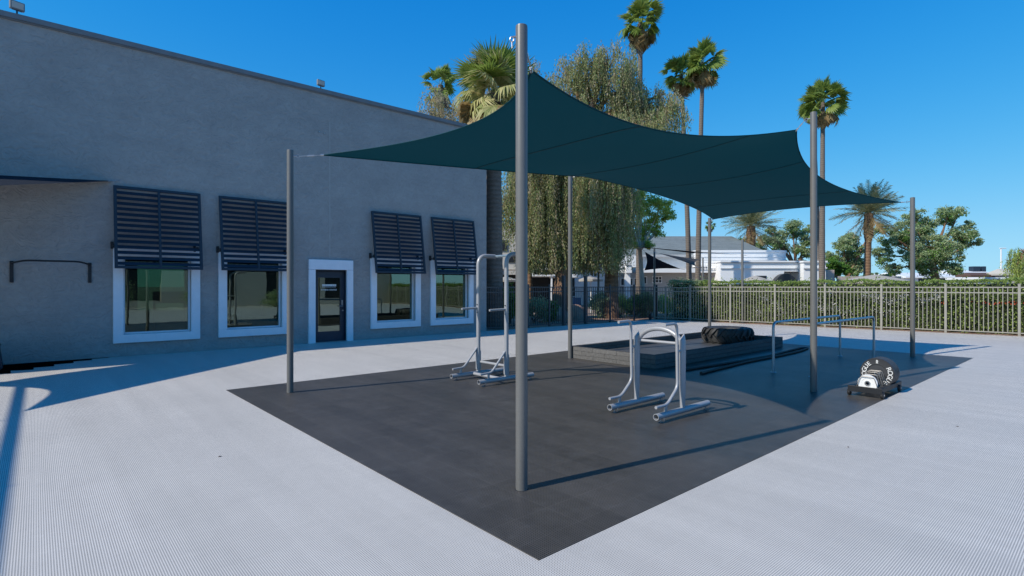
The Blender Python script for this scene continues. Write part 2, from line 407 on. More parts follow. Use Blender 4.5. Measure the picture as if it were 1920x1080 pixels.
# ------------------------------------------------------------------ ground
def struct(o): return tag(o, kind='structure')
struct(MB().poly([(-1500, -300, 0), (1500, -300, 0), (1500, 1500, 0), (-1500, 1500, 0)]).build('ground', M['soil']))
W0 = Vector((-5.18, 15.47, 0))          # door centre at the foot of the gym wall
def Wp(s, out=0, z=0): return uv(W0, s, -out, z)
FR0 = Vector((10.09, 23.27, 0)); FD = Vector((.7219, -.692, 0))      # right fence line
FC = FR0+FD*(-4.42)                                                     # the fence corner
FN = Vector((-.692, -.7219, 0))                                         # towards the court
LF0 = Wp(5.72, -.2); LD = (FC-LF0).normalized()                         # left fence line
LN = Vector((LD.y, -LD.x, 0))
dk = [Wp(-16, -.02), Wp(5.69, -.02), LF0+LN*.22, FC+FN*.45+LN*.0+FD*.2, FR0+FN*.12+FD*12, FR0+FN*.12+FD*34, Vector((8, -14, 0)), Vector((-26, -14, 0))]
INV = (Matrix.Rotation(TH, 4, 'Z')).inverted()
mb = MB(); mb.prism([p for p in dk], -.05, .012)
struct(mb.build('court_tiles', M['tile'], world=True, base=(0, 0, 0), rz=TH))
P0, P1, P2 = gp(1010, 1055), gp(425, 733), gp(1805, 671)
Lu, Lv = (P2-P0).length, (P1-P0).length
mb = MB(); mb.prism([uv(P0, 0, 0), uv(P0, Lu, 0), uv(P0, Lu, Lv), uv(P0, 0, Lv)], 0, .017)
struct(mb.build('dark_court_tiles', M['mat'], world=True, base=(0, 0, 0), rz=TH))
mb = MB(); q = [FC+FN*.5-FD*1.0, FR0+FN*.6+FD*34, FR0-FN*3+FD*34, FC-FN*3-FD*3]
mb.poly([Vector((p.x, p.y, .004)) for p in q])
struct(mb.build('gravel_bed', M['mulch']))
q = [LF0+LN*.3, FC+LN*.8, FC-LN*4.5, LF0-LN*4.5]
struct(MB().poly([Vector((p.x, p.y, .006)) for p in q]).build('gravel_path', M['mulch']))
# stepped gap between the tiles and the wall
def wall_at(px, z):                 # the foot of the wall seen at that column
    r_ = (px-960)/F; q = (r_*W0.y-W0.x)/(CT-r_*ST); return Wp(q, 0, z)
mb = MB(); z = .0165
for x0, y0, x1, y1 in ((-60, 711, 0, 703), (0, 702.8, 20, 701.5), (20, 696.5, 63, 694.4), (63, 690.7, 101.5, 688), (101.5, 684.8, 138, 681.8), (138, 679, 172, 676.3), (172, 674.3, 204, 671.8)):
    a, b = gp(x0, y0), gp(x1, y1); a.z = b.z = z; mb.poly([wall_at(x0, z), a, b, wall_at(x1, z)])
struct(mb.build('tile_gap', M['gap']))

# ------------------------------------------------------------------ gym building
gym = thing('gym_building', 'grey stucco fitness building with white framed windows behind the dark court', 'building', W0, TH)
XL, XR, ZT, DP = -16.0, 5.69, 7.06, 12.0
holes = []
WX = [(-5.03, -3.31), (-2.905, -1.175), (1.22, 2.95), (3.33, 5.07)]
B = .19
for a, b in WX: holes.append((a+B, b-B, .51, 2.27))
holes.append((-.47, .47, .015, 2.08))
def wall_holes(mb, x0, x1, z0, z1, hs, y0, y1):
    xs = sorted({x0, x1, *[h[0] for h in hs], *[h[1] for h in hs]}); zs = sorted({z0, z1, *[h[2] for h in hs], *[h[3] for h in hs]})
    for i in range(len(xs)-1):
        for j in range(len(zs)-1):
            cx, cz = (xs[i]+xs[i+1])/2, (zs[j]+zs[j+1])/2
            if any(h[0] < cx < h[1] and h[2] < cz < h[3] for h in hs): continue
            for y in (y0, y1):
                mb.poly([(xs[i], y, zs[j]), (xs[i+1], y, zs[j]), (xs[i+1], y, zs[j+1]), (xs[i], y, zs[j+1])])
    for a, b, c, d in hs:
        mb.poly([(a, y0, c), (a, y1, c), (a, y1, d), (a, y0, d)]); mb.poly([(b, y0, c), (b, y1, c), (b, y1, d), (b, y0, d)])
        mb.poly([(a, y0, c), (b, y0, c), (b, y1, c), (a, y1, c)]); mb.poly([(a, y0, d), (b, y0, d), (b, y1, d), (a, y1, d)])
mb = MB(); wall_holes(mb, XL, XR, 0, ZT, holes, 0, .25)
for x in (XL, XR):     # end walls
    mb.box((x+(.125 if x < 0 else -.125), (.25+DP-.25)/2, ZT/2), (.25, DP-.5, ZT))
mb.build('wall', M['stucco'], gym, recalc=False)
mb = MB(); bh = [(-7.6, -5.9, .6, 2.5), (-5.5, -3.8, .6, 2.5), (-3.2, -1.5, .6, 2.5), (1.0, 2.2, .6, 2.4)]
wall_holes(mb, XL, XR, 0, ZT, bh, DP-.25, DP)
mb.build('rear_wall', M['stucco'], gym, recalc=False)
MB().box(((XL+XR)/2, DP/2, 6.6), (XR-XL-.5, DP-.5, .2)).build('roof', M['greywall'], gym)
mb = MB(); mb.box(((XL+XR)/2, 4.0, .03), (XR-XL-.5, 7.4, .04)); mb.build('inner_floor', M['floorin'], gym)
mb = MB(); mb.box(((XL+XR)/2, DP/2, 3.3), (XR-XL-.5, DP-.5, .1)); mb.build('inner_ceiling', M['wallin'], gym)
for x in (-9.5, -.85, .85):
    MB().box((x, 4.2, 1.66), (.12, 7.8, 3.2)).build('partition', M['wallin'], gym)
# parapet flashing
mb = MB()
mb.box(((XL+XR)/2, .12, ZT+.055), (XR-XL+.1, .36, .11)); mb.box(((XL+XR)/2, .10, ZT-.016), (XR-XL+.04, .27, .025))
mb.build('parapet_cap', M['cap'], gym)
mb = MB()
for a, b in ((XL+.12, .36), (XR-.12, .36)): mb.box((a, (DP+.3)/2, ZT+.075), (.36, DP-.36, .15))
mb.box(((XL+XR)/2, DP-.02, ZT+.075), (XR-XL-.4, .34, .15)); mb.build('parapet_cap', M['cap'], gym)
# windows
def window(a, b, mull):
    z0, z1 = .32, 2.46
    w = MB()
    y = -.03
    w.bbox(((a+b)/2, y, z0+B/2), (b-a, .09, B), .008); w.bbox(((a+b)/2, y, z1-B/2), (b-a, .09, B), .008)
    w.bbox((a+B/2, y, (z0+z1)/2), (B, .086, z1-z0-2*B+.002), .006); w.bbox((b-B/2, y, (z0+z1)/2), (B, .086, z1-z0-2*B+.002), .006)
    o = w.build('window', M['trim'], gym)
    s = MB()
    for x in (a+B+.02, b-B-.02): s.box((x, .10, 1.39), (.04, .06, 1.76))
    for z in (.53, 2.25): s.box(((a+b)/2, .10, z), (b-a-2*B-.08, .055, .04))
    s.build('sash', M['trim'], o)
    MB().box(((a+b)/2, .12, 1.39), (b-a-2*B-.05, .012, 1.70)).build('pane', M['glass'], o)
    return o
for i, (a, b) in enumerate(WX): window(a, b, 0)
# louvred awning shutters
def shutter(a, b):
    zt, zb, off = 3.86, 2.0, .36
    ang = math.atan2(off-.07, zt-zb); L = math.hypot(off-.07, zt-zb)
    T = Matrix.Translation(Vector(((a+b)/2, -.07, zt))) @ Matrix.Rotation(-ang, 4, 'X')
    # local: x across, z down the shutter (negative)
    w = b-a; s = MB()
    def bx(x, z, dx, dz, dy=.045, tilt=0, y=0):
        m = T @ Matrix.Translation(Vector((x, y, z))) @ Matrix.Rotation(tilt, 4, 'X')
        hx, hy, hz = dx/2, dy/2, dz/2
        vs = [m @ Vector((i, j, k)) for i in (-hx, hx) for j in (-hy, hy) for k in (-hz, hz)]
        s.add(vs, [(0, 1, 3, 2), (4, 6, 7, 5), (0, 4, 5, 1), (2, 3, 7, 6), (0, 2, 6, 4), (1, 5, 7, 3)])
    bx(-w/2+.03, -L/2, .06, L); bx(w/2-.03, -L/2, .06, L); bx(0, -L/2, .05, L-.12, .043)
    bx(0, -.03, w-.12, .06, .05); bx(0, -L+.03, w-.12, .06, .05)
    o = s.build('shutter', M['shut'], gym)
    s = MB(); n = 14; pitch = (L-.14)/n
    for k in range(n):
        z = -.09-pitch*(k+.5)
        for sx in (-1, 1): bx(sx*(w/4-.012), z, w/2-.065, .088, .010, R(-30))
    s.build('louvres', M['shut'], o)
    for x in (a-.02, b-.12):
        s = MB(); s.bbox((x, -.05, 2.52), (.05, .09, .16), .012)
        s.tube([(x, -.08, 2.50), (x+.02, -.30, 2.50)], .014, 8)
        s.bbox((x+.02, -.255, 2.50), (.06, .04, .09), .01)
        s.build('bracket', M['black'], o)
for a, b in WX: shutter(a, b)
# door
s = MB()
s.bbox((-.557, -.03, 1.04), (.19, .09, 2.06), .008); s.bbox((.557, -.03, 1.04), (.19, .09, 2.06), .008); s.bbox((0, -.03, 2.215), (1.304, .09, .28), .008)
s.build('door_trim', M['trim'], gym)
s = MB(); zt, zb = 2.03, .03
for x in (-.39, .39): s.box((x, .13, 1.03), (.13, .05, 2.0))
s.box((0, .13, zt-.09), (.65, .05, .18)); s.box((0, .13, zb+.14), (.65, .05, .28))
for x in (-.4655, .4655): s.box((x, .10, 1.04), (.008, .16, 2.06))
s.box((0, .10, 2.058), (.92, .16, .03))
door = s.build('door', M['navy'], gym)
MB().box((0, .135, 1.08), (.65, .012, 1.54)).build('pane', M['doorglass'], door)
s = MB(); s.bbox((.385, .095, 1.13), (.045, .02, .15), .008); s.tube([(.385, .1, 1.03), (.385, .055, 1.03), (.28, .05, 1.03)], .011, 8)
s.tube([(.40, .11, .90), (.40, .085, .90)], .022, 10); s.build('handle', M['chrome'], door)
MB().box((0, .06, .02), (.93, .22, .012)).build('threshold', M['chrome'], door)

def text_mesh(txt, size, depth=.003, extra=None):
    cu = bpy.data.curves.new('txt', 'FONT'); cu.body = txt; cu.size = size; cu.extrude = depth; cu.align_x = 'CENTER'; cu.align_y = 'CENTER'
    o = bpy.data.objects.new('txt', cu); COL.objects.link(o)
    dg = bpy.context.evaluated_depsgraph_get(); dg.update()
    me = o.evaluated_get(dg).to_mesh()
    v = [x.co.copy() for x in me.vertices]; f = [tuple(p.vertices) for p in me.polygons]
    o.evaluated_get(dg).to_mesh_clear(); bpy.data.objects.remove(o); bpy.data.curves.remove(cu)
    return v, f
s = MB(); T = Matrix.Translation(Vector((0, .126, 1.53))) @ Matrix.Rotation(R(90), 4, 'X')
v, f = text_mesh('FITNESS CENTER', .062); s.add([T @ (p+Vector((0, -.03, 0))) for p in v], f)
rr = random.Random(3); x = -.20      # the bold line above is too blurred to read: a run of letter-like strokes
while x < .19:
    w = rr.choice((.018, .026, .03))
    s.box((x+w/2, .124, 1.635), (w, .003, .052)); x += w+.007
for k in range(16): s.box((-.195+k*.026, .124, 1.585), (.018, .003, .014))
s.build('lettering', M['letter'], door)
# weathered downspout ghost line and bolts
for x, z in ((-.34, 5.95), (-.19, 5.93)): MB().tube([(x, .01, z), (x, -.03, z)], .018, 8).build('wall_bolt', M['chrome'], gym)
MB().box((-.03, -.004, 4.35), (.035, .012, 3.9)).build('conduit', M['stuccolight'], gym)

# inside the gym: a treadmill and a bike seen through the glass
def treadmill(loc, label):
    t = thing('treadmill', label, 'treadmill', loc, TH+R(90))
    MB().bbox((0, 0, .2), (1.8, .75, .16), .03).build('deck', M['black'], t)
    s = MB()
    for y in (-.36, .36): s.tube(bend([(.7, y, .2), (.85, y, 1.15), (.4, y, 1.12)], .1), .035, 8)
    s.build('frame', M['black'], t)
    s = MB(); s.bbox((.82, 0, 1.25), (.12, .8, .32), .03); s.build('console', M['black'], t)
treadmill(Wp(-3.55, -1.6, .05), 'black treadmill inside the gym behind the leftmost window')
bk = thing('exercise_bike', 'dark exercise bike inside the gym behind the window left of the door', 'exercise bike', Wp(-1.7, -1.8, .05), TH)
s = MB(); s.tube([(-.5, 0, .05), (.5, 0, .05)], .03); s.tube([(-.5, -.25, .04), (-.5, .25, .04)], .03); s.tube([(.5, -.25, .04), (.5, .25, .04)], .03)
s.tube([(-.35, 0, .05), (-.2, 0, .95)], .03); s.tube([(.4, 0, .05), (.35, 0, 1.1), (.5, 0, 1.2)], .03); s.build('frame', M['black'], bk)
s = MB(); s.lathe([(.02, -.02), (.24, -.03), (.24, .03), (.02, .02)], 20, Matrix.Translation(Vector((.35, 0, .4))) @ Matrix.Rotation(R(90), 4, 'X')); s.build('flywheel', M['black'], bk)
MB().bbox((-.22, 0, .98), (.26, .16, .07), .03).build('saddle', M['black'], bk)
s = MB(); s.tube([(.5, -.22, 1.2), (.5, .22, 1.2)], .02); s.build('handlebar', M['black'], bk)

# wall mounted pull-up bar
pb = thing('wall_pull_up_bar', 'black pull-up bar with two bracket plates bolted to the grey wall', 'pull-up bar', Wp(-6.07, 0, 1.68), TH)
for x in (-.63, .63):
    MB().bbox((x, -.015, .22), (.06, .03, .44), .006).build('bracket', M['black'], pb)
MB().tube(bend([(-.63, -.02, .40), (-.42, -.52, .44), (.42, -.52, .44), (.63, -.02, .40)], .12), .019, 12).build('bar', M['black'], pb, smooth=True)

# roof floodlights
def flood(loc, label, rz, sc=1.0):
    t = thing('floodlight', label, 'floodlight', loc, TH+rz, 'floodlights on the parapet')
    s = MB(); s.tube([(0, 0, 0), (0, 0, .12*sc)], .02*sc, 8); s.box((0, 0, .11*sc), (.2*sc, .03, .02)); s.build('bracket', M['navy'], t)
    s = MB(); s.bbox((0, 0, .22*sc), (.30*sc, .10*sc, .22*sc), .015); s.build('housing', M['cap'], t)
    MB().bbox((0, -.052*sc, .22*sc), (.24*sc, .012, .16*sc), .004).build('lens', M['cream'], t)
flood(Wp(-6.62, -.1, ZT+.15), 'larger floodlight at the left end of the grey parapet', R(18), .8)
flood(Wp(-.25, -.1, ZT+.15), 'smaller floodlight on the middle of the grey parapet above the door', R(10), .75)

# navy plastic bin at the left
t = thing('storage_bin', 'dark navy plastic box with sloping sides at the foot of the gym wall', 'bin', uv(gp(0, 693), -.33, -.02, .012), TH)
s = MB(); import bmesh
bm = bmesh.new(); bmesh.ops.create_cube(bm, size=1)
for v in bm.verts:
    k = .86 if v.co.z > 0 else 1; v.co = Vector((v.co.x*.75*k, v.co.y*.55*k, (v.co.z+.5)*.44))
bmesh.ops.bevel(bm, geom=bm.edges[:], offset=.03, segments=3, affect='EDGES'); bm.verts.index_update()
s.add([v.co.copy() for v in bm.verts], [tuple(v.index for v in f.verts) for f in bm.faces]); bm.free()
s.build('body', M['bin'], t, smooth=True)
s = MB(); s.bbox((0, 0, .455), (.68, .50, .04), .015); s.build('lid', M['bin'], t)

# ------------------------------------------------------------------ shade posts and sail
PA, PB, PC, PD = gp(978, 921), gp(544, 738), gp(1525.5, 736), gp(1711, 670)
PF = gp(1069, 673); PE = Vector((5.86, 16.05, 0))
ZPOST = dict(A=3.63, B=3.63, C=4.22, D=3.60, E=3.62, F=4.1)
posts = dict(A=PA, B=PB, C=PC, D=PD, E=PE, F=PF)
corner = dict(A=Vector((.165, 4.66, 3.46)), B=Vector((-2.87, 8.2, 3.59)), C=Vector((4.40, 8.37, 4.02)), D=Vector((8.93, 12.42, 3.53)), E=Vector((5.9, 15.88, 3.57)), F=Vector((1.55, 11.72, 3.98)))
plab = dict(A='tall grey steel post nearest the camera holding the front corner of the teal sail',
            B='grey steel post left of the teal sail, in front of the gym wall shutters',
            C='grey steel post beside the dip rails and weight cart, reaching above the sail',
            D='grey steel post at the far right corner of the teal sail',
            E='grey steel post standing behind the tractor tyre at the far corner of the sail',
            F='thin looking grey post at the left end of the black planter')
for k, p in posts.items():
    t = thing('shade_post', plab[k], 'post', (p.x, p.y, .01), 0, 'posts holding up the teal shade sail')
    r = .047; h = ZPOST[k]
    s = MB(); s.lathe([(r, 0), (r, h-.02), (r*.96, h-.006), (r*.6, h), ], 28); s.build('pole', M['pole'], t, smooth=True)
    s = MB(); s.lathe([(r+.012, .001), (r+.012, .006), (r+.004, .008)], 28); s.build('base_collar', M['rubber'], t, smooth=True)
    d = (corner[k]-p); d.z = 0; d.normalize()
    q0 = d*(r-.005)+Vector((0, 0, h-.09))
    s = MB(); s.tube([q0, q0+d*.05], .009, 8)
    c = q0+d*.07; ring = [c+Vector((d.x*.022*math.cos(a), d.y*.022*math.cos(a), .022*math.sin(a))) for a in np.linspace(0, 2*math.pi, 13)]
    s.tube(ring, .006, 6, caps=False)
    if k == 'A':     # the spare shackle on the back of the near post
        q1 = Vector((-r-.012, .0, h-.09)); s.tube([q1+Vector((.02, 0, 0)), q1+Vector((-.01, 0, 0))], .008, 8)
        ring = [q1+Vector((-.016+.015*math.cos(a), 0, -.02+.02*math.sin(a))) for a in np.linspace(0, 2*math.pi, 13)]; s.tube(ring, .005, 6, caps=False)
        s.tube([q1+Vector((-.016, 0, -.04)), q1+Vector((-.014, 0, -.09))], .006, 6)
    s.build('shackle', M['chrome'], t)

U3, V3 = Vector((CT, ST, 0)), Vector((-ST, CT, 0))
def edge(a, b, inw, sag, dz, n):
    a, b = corner[a], corner[b]; out = []
    for i in range(n+1):
        t = i/n; k = 4*t*(1-t); out.append(a*(1-t)+b*t+inw*sag*k+Vector((0, 0, dz*k)))
    return out
nb, nv = 26, 26
near = edge('A', 'C', V3, .42, -.20, nb)+edge('C', 'D', V3, .60, -.05, nb)[1:]
far = edge('B', 'F', -V3, .95, -.22, nb)+edge('F', 'E', -V3, .40, 0, nb)[1:]
left = edge('A', 'B', U3, .85, .10, nv); right = edge('D', 'E', -U3, .35, .05, nv)
nu = 2*nb
G = np.zeros((nu+1, nv+1, 3)); 
for i in range(nu+1): G[i, 0] = near[i]; G[i, nv] = far[i]
for j in range(nv+1): G[0, j] = left[j]; G[nu, j] = right[j]
I, J = np.meshgrid(np.linspace(0, 1, nu+1), np.linspace(0, 1, nv+1), indexing='ij')
C00, C10, C01, C11 = G[0, 0].copy(), G[nu, 0].copy(), G[0, nv].copy(), G[nu, nv].copy()
init = (1-J)[..., None]*G[:, :1]+J[..., None]*G[:, nv:]+(1-I)[..., None]*G[:1]+I[..., None]*G[nu:]
init -= ((1-I)*(1-J))[..., None]*C00+(I*(1-J))[..., None]*C10+((1-I)*J)[..., None]*C01+(I*J)[..., None]*C11
G[1:-1, 1:-1] = init[1:-1, 1:-1]
for _ in range(1500):
    G[1:-1, 1:-1] = .25*(G[2:, 1:-1]+G[:-2, 1:-1]+G[1:-1, 2:]+G[1:-1, :-2])
sail = thing('shade_sail', 'large teal shade sail stretched between six grey posts above the dark court', 'shade sail', (PA.x, PA.y, 0), 0)
s = MB(); th = Vector((0, 0, .004))
vs = [Vector(G[i, j]) for i in range(nu+1) for j in range(nv+1)]
fs = [(i*(nv+1)+j, (i+1)*(nv+1)+j, (i+1)*(nv+1)+j+1, i*(nv+1)+j+1) for i in range(nu) for j in range(nv)]
s.add(vs, fs); s.build('cloth', M['sail'], sail, world=True, smooth=True, recalc=False)
def gpt(fi, j):
    x = fi*nu; i = int(min(nu-1, math.floor(x))); t = x-i
    return Vector(G[i, j]*(1-t)+G[i+1, j]*t)
for fi in (.19, .41, .63, .85):
    s = MB()
    for dz in (-.004,):
        pts = [gpt(fi, j)+Vector((0, 0, dz)) for j in range(nv+1)]
        vv = []; ff = []
        for j, p in enumerate(pts): vv += [p-U3*.011, p+U3*.011, p-U3*.011-th, p+U3*.011-th]
        for j in range(nv): a = 4*j; ff += [(a, a+1, a+5, a+4), (a+2, a+3, a+7, a+6), (a, a+2, a+6, a+4), (a+1, a+3, a+7, a+5)]
        s.add(vv, ff)
    s.build('seam', M['sailseam'], sail, world=True)
loop = near+right[1:]+far[::-1][1:]+left[::-1][1:]
s = MB(); s.tube(loop, .009, 6, caps=False); s.build('edge_webbing', M['sail'], sail, world=True)
for k in 'ABCDEF':
    p = posts[k]; d = corner[k]-p; d.z = 0; d.normalize()
    a = Vector((p.x, p.y, .01))+d*.125+Vector((0, 0, ZPOST[k]-.09)); b = corner[k]
    s = MB(); s.tube([a, b], .0045, 6)
    m = a.lerp(b, .35); m2 = a.lerp(b, .65)
    s.tube([m, m2], .010, 8)
    e = (b-a).normalized(); s.tube([b-e*.03, b+e*.02], .014, 8)
    s.build('turnbuckle', M['cable'], sail, world=True)

# the neighbouring sail that reaches in from the left, fixed to the wall
K = [Wp(-5.12, .12, 3.93), Vector((-8.66, 5.42, 2.45)), Vector((-11.4, 6.8, 3.05))]
cen = (K[0]+K[1]+K[2])/3
sl = thing('shade_sail', 'dark navy shade sail pointing at the wall above the leftmost shutter', 'shade sail', (K[1].x, K[1].y, 0), 0)
n = 18; s = MB(); idx = {}; vv = []
def bow(p, bc):
    a, b, c = bc; q = Vector(p)
    for (x, y, opp, amt) in ((a, b, c, .08), (b, c, a, .24), (c, a, b, -.85)):
        k = 4*x*y*(1-opp)**3
        mid = cen-(q); q = q+mid*k*amt
    return q
for i in range(n+1):
    for j in range(n+1-i):
        a, b = i/n, j/n; c = 1-a-b; idx[(i, j)] = len(vv); vv.append(bow(K[0]*a+K[1]*b+K[2]*c, (a, b, c)))
ff = []
for i in range(n):
    for j in range(n-i):
        ff.append((idx[i, j], idx[i+1, j], idx[i, j+1]))
        if i+j < n-1: ff.append((idx[i+1, j], idx[i+1, j+1], idx[i, j+1]))
s.add(vv, ff); s.build('cloth', M['sailnavy'], sl, world=True, smooth=True, recalc=False)
MB().tube([K[0], Wp(-4.9, 0, 4.0)], .006, 6).build('turnbuckle', M['cable'], sl, world=True)
# overhead steel frame out of view to the left whose shadow falls on the tiles
hF = 4.0; sh = Vector((1.01, .595, 0))*hF
def lift(p): return Vector((p.x, p.y, 0))-sh+Vector((0, 0, hF))
fr = thing('steel_frame', 'overhead steel frame standing left of the picture', 'frame', (-11.5, 5, 0), 0)
a, b = lift(gp(41, 728)), lift(gp(-40, 1150)); dirv = (b-a).normalized()
a = a-dirv*.8; b = b+dirv*1.2
s = MB(); s.tube([a, b], .05, 12); s.tube([a-U3*.75+dirv*.2, a-U3*.75+dirv*3.2], .04, 12)
for y, x in ((788, 28), (912, 30)):
    p = lift(gp(x, y)); s.tube([p, p-U3*1.1], .016, 8)
s.build('beam', M['pole'], fr, world=True)
for p in (a, b): MB().tube([Vector((p.x, p.y, 0)), p], .05, 12).build('post', M['pole'], fr, world=True)

# ------------------------------------------------------------------ black block planter with tractor tyre
pn = gp(1229, 694)          # near corner
LU, LV, HP, TK = 5.79, 2.24, .262, .10
pl = thing('raised_bed', 'low black block-edged bed with a rubber floor holding the tractor tyre', 'raised bed', (pn.x, pn.y, .016), TH)
def wallbox(cx, cy, dx, dy):
    s = MB(); s.bbox((cx, cy, HP/2), (dx, dy, HP), .006); s.build('edging_wall', M['wood'], pl)
wallbox(LU/2, TK/2, LU, TK); wallbox(LU/2, LV-TK/2, LU, TK); wallbox(TK/2, LV/2, TK-.003, LV-2*TK); wallbox(LU-TK/2, LV/2, TK-.003, LV-2*TK)
s = MB(); s.box((LU/2, LV/2, .06), (LU-2*TK, LV-2*TK, .09)); s.build('bed_floor', M['bedmat'], pl)

def make_tyre(o, RO, RI, W):
    prof = []
    hw = W/2
    pts = [(RI, -hw*.62), (RI+.02, -hw*.80), (RI+(RO-RI)*.35, -hw*.97), (RI+(RO-RI)*.65, -hw), (RO-.10, -hw*.93), (RO-.06, -hw*.78), (RO-.045, -hw*.4), (RO-.04, 0)]
    pts = pts+[(r, -z) for r, z in pts[-2::-1]]
    inner = [(RI+.02, hw*.5), (RO-.09, hw*.72), (RO-.07, 0), (RO-.09, -hw*.72), (RI+.02, -hw*.5)]
    s = MB(); s.lathe([(r, z+hw) for r, z in pts+inner], 72, closed=True)
    s.build('casing', M['tyre'], o, smooth=True)
    n = 20; s = MB()
    for k in range(n):
        for sd in (-1, 1):
            a0 = 2*math.pi*(k+(.5 if sd > 0 else 0))/n; path = []
            for i in range(9):
                t = i/8                             # centre of tread to shoulder and down the side
                if t < .7: z = sd*(-.02+t/.7*hw*.86); r = RO-.01-.035*(t/.7)**3
                else: q = (t-.7)/.3; z = sd*(hw*.86+hw*.14*q); r = RO-.045-.07*q
                path.append((a0+.30*t**1.1, r, z, .028+.018*t))
            vs = []; fs = []
            for (a, r, z, wd) in path:
                for da, dr in ((-wd/RO, -.05), (-wd*.72/RO, .03), (wd*.72/RO, .03), (wd/RO, -.05)):
                    vs.append(((r+dr)*math.cos(a+da), (r+dr)*math.sin(a+da), z+hw))
            L = len(path)
            for i in range(L-1):
                for q in range(3): fs.append((i*4+q, i*4+q+1, i*4+5+q, i*4+4+q))
            fs += [(0, 1, 2, 3), (L*4-4, L*4-3, L*4-2, L*4-1)]
            s.add(vs, fs)
    return s.build('tread_lugs', M['tyre'], o)
ty = thing('tractor_tyre', 'big worn black tractor tyre lying flat inside the black raised bed', 'tyre', (5.70, 14.32, .121), 0)
make_tyre(ty, .635, .34, .40)

# battle rope
def rope(pts, name):
    P = bend(pts, .4, 8); s = MB(); s.tube(P, .026, 10); return s
pr = [gp(1316, 704), gp(1400, 682.5), gp(1465, 670), gp(1500, 662), gp(1516, 655.5), gp(1500, 656), gp(1440, 671.5), gp(1370, 684), gp(1284, 698)]
pr = [Vector((p.x, p.y, .045)) for p in pr]
t = thing('battle_rope', 'thick black rope doubled back along the raised bed', 'rope', (pr[0].x, pr[0].y, .017), 0)
rope(pr, 0).build('rope', M['rubber'], t, world=True, smooth=True)
s = MB(); s.tube([pr[0]+Vector((-.02, -.02, 0)), pr[0]+(pr[1]-pr[0]).normalized()*.16], .031, 12); s.build('grip', M['black'], t, world=True, smooth=True)

# dip rails
def rail(p0, p1, label):
    t = thing('dip_rail', label, 'rail', (p0.x, p0.y, .017), TH, 'pair of steel dip rails'); L = (p1-p0).length; h = .92
    MB().tube(bend([(0, 0, 0), (0, 0, h), (L, 0, h), (L, 0, 0)], .12, 8), .024, 14).build('tube', M['galv'], t, smooth=True)
    for x in (0, L):
        MB().lathe([(.055, 0), (.055, .008), (.03, .014)], 16, Matrix.Translation(Vector((x, 0, 0)))).build('foot_plate', M['galv'], t)
r0, r1 = gp(1450, 700), gp(1572, 669)
rail(r0, r1, 'galvanised dip rail nearer the black raised bed')
rail(uv(r0, 0, -.66), uv(r1, 0, -.66), 'galvanised dip rail on the side of the weight cart')

# ------------------------------------------------------------------ grey training stations
def foot(t, y, L):
    o = MB().tube([(0, y, .075), (L, y, .075)], .038, 20, hollow=.84).build('foot_tube', M['silver'], t, smooth=True)
    for x in (.10, L-.06):
        s = MB(); s.tube([(x, y-.0, .04), (x, y, .008)], .008, 8); s.lathe([(.022, 0), (.022, .006), (.008, .012)], 12, Matrix.Translation(Vector((x, y, 0))))
        s.tube([(x, y-.045, .06), (x, y-.045, .02), (x, y, .012)], .006, 6)
        s.build('leveller', M['chrome'], t)
# low dip station
n0 = gp(1143, 778)
d1 = thing('dip_station', 'low grey steel dip and push-up station with an arched top, near the court centre', 'exercise station', (n0.x, n0.y, .017), TH)
L1, W1 = 1.17, .67
for y in (0, -W1): foot(d1, y, L1)
for y in (0, -W1):
    s = MB(); x = .565
    # flattened post: oval section broadening to the top, cut to a point
    zs = [.10, .20, .35, .75, .93, 1.0]; wx = [.032, .036, .046, .052, .046, .006]; wy = [.030, .032, .034, .036, .034, .008]
    n = 16; vs = []; fs = []
    for i, z in enumerate(zs):
        for k in range(n):
            a = 2*math.pi*k/n; vs.append((x+wx[i]*math.cos(a)+(.03 if i == 5 else 0), y+wy[i]*math.sin(a), z))
    for i in range(len(zs)-1):
        for k in range(n): fs.append((i*n+k, i*n+(k+1) % n, (i+1)*n+(k+1) % n, (i+1)*n+k))
    fs += [tuple(range(n))[::-1], tuple((len(zs)-1)*n+k for k in range(n))]
    s.add(vs, fs); s.build('post', M['silver'], d1, smooth=True)
    MB().tube(bend([(.18, y, 1.13), (.435, y, 1.14), (.455, y, .37), (.23, y, .185), (.0, y, .185)], .075, 8), .0185, 14).build('grip_bar', M['silver'], d1, smooth=True)
    s = MB(); s.tube([(.20, y, .185), (.20, y, .08)], .020, 12); s.build('stub', M['silver'], d1, smooth=True)
    s = MB(); s.tube([(.455, y, .80), (.56, y, .80)], .014, 10); s.lathe([(.02, 0), (.02, .02)], 10, Matrix.Translation(Vector((.53, y, .87))) @ Matrix.Rotation(R(90), 4, 'Y')); s.build('bracket', M['silver'], d1)
x = .575
ra = W1/2; MB().tube([(x, 0, .60), (x, 0, .70)]+[(x, -W1/2+ra*math.cos(q_), .76+.29*math.sin(q_)**.8) for q_ in np.linspace(0, math.pi, 25)]+[(x, -W1, .70), (x, -W1, .60)], .032, 16).build('arch', M['silver'], d1, smooth=True)
MB().tube([(x, -.01, .88), (x, -W1+.01, .88)], .019, 12).build('crossbar', M['silver'], d1, smooth=True)

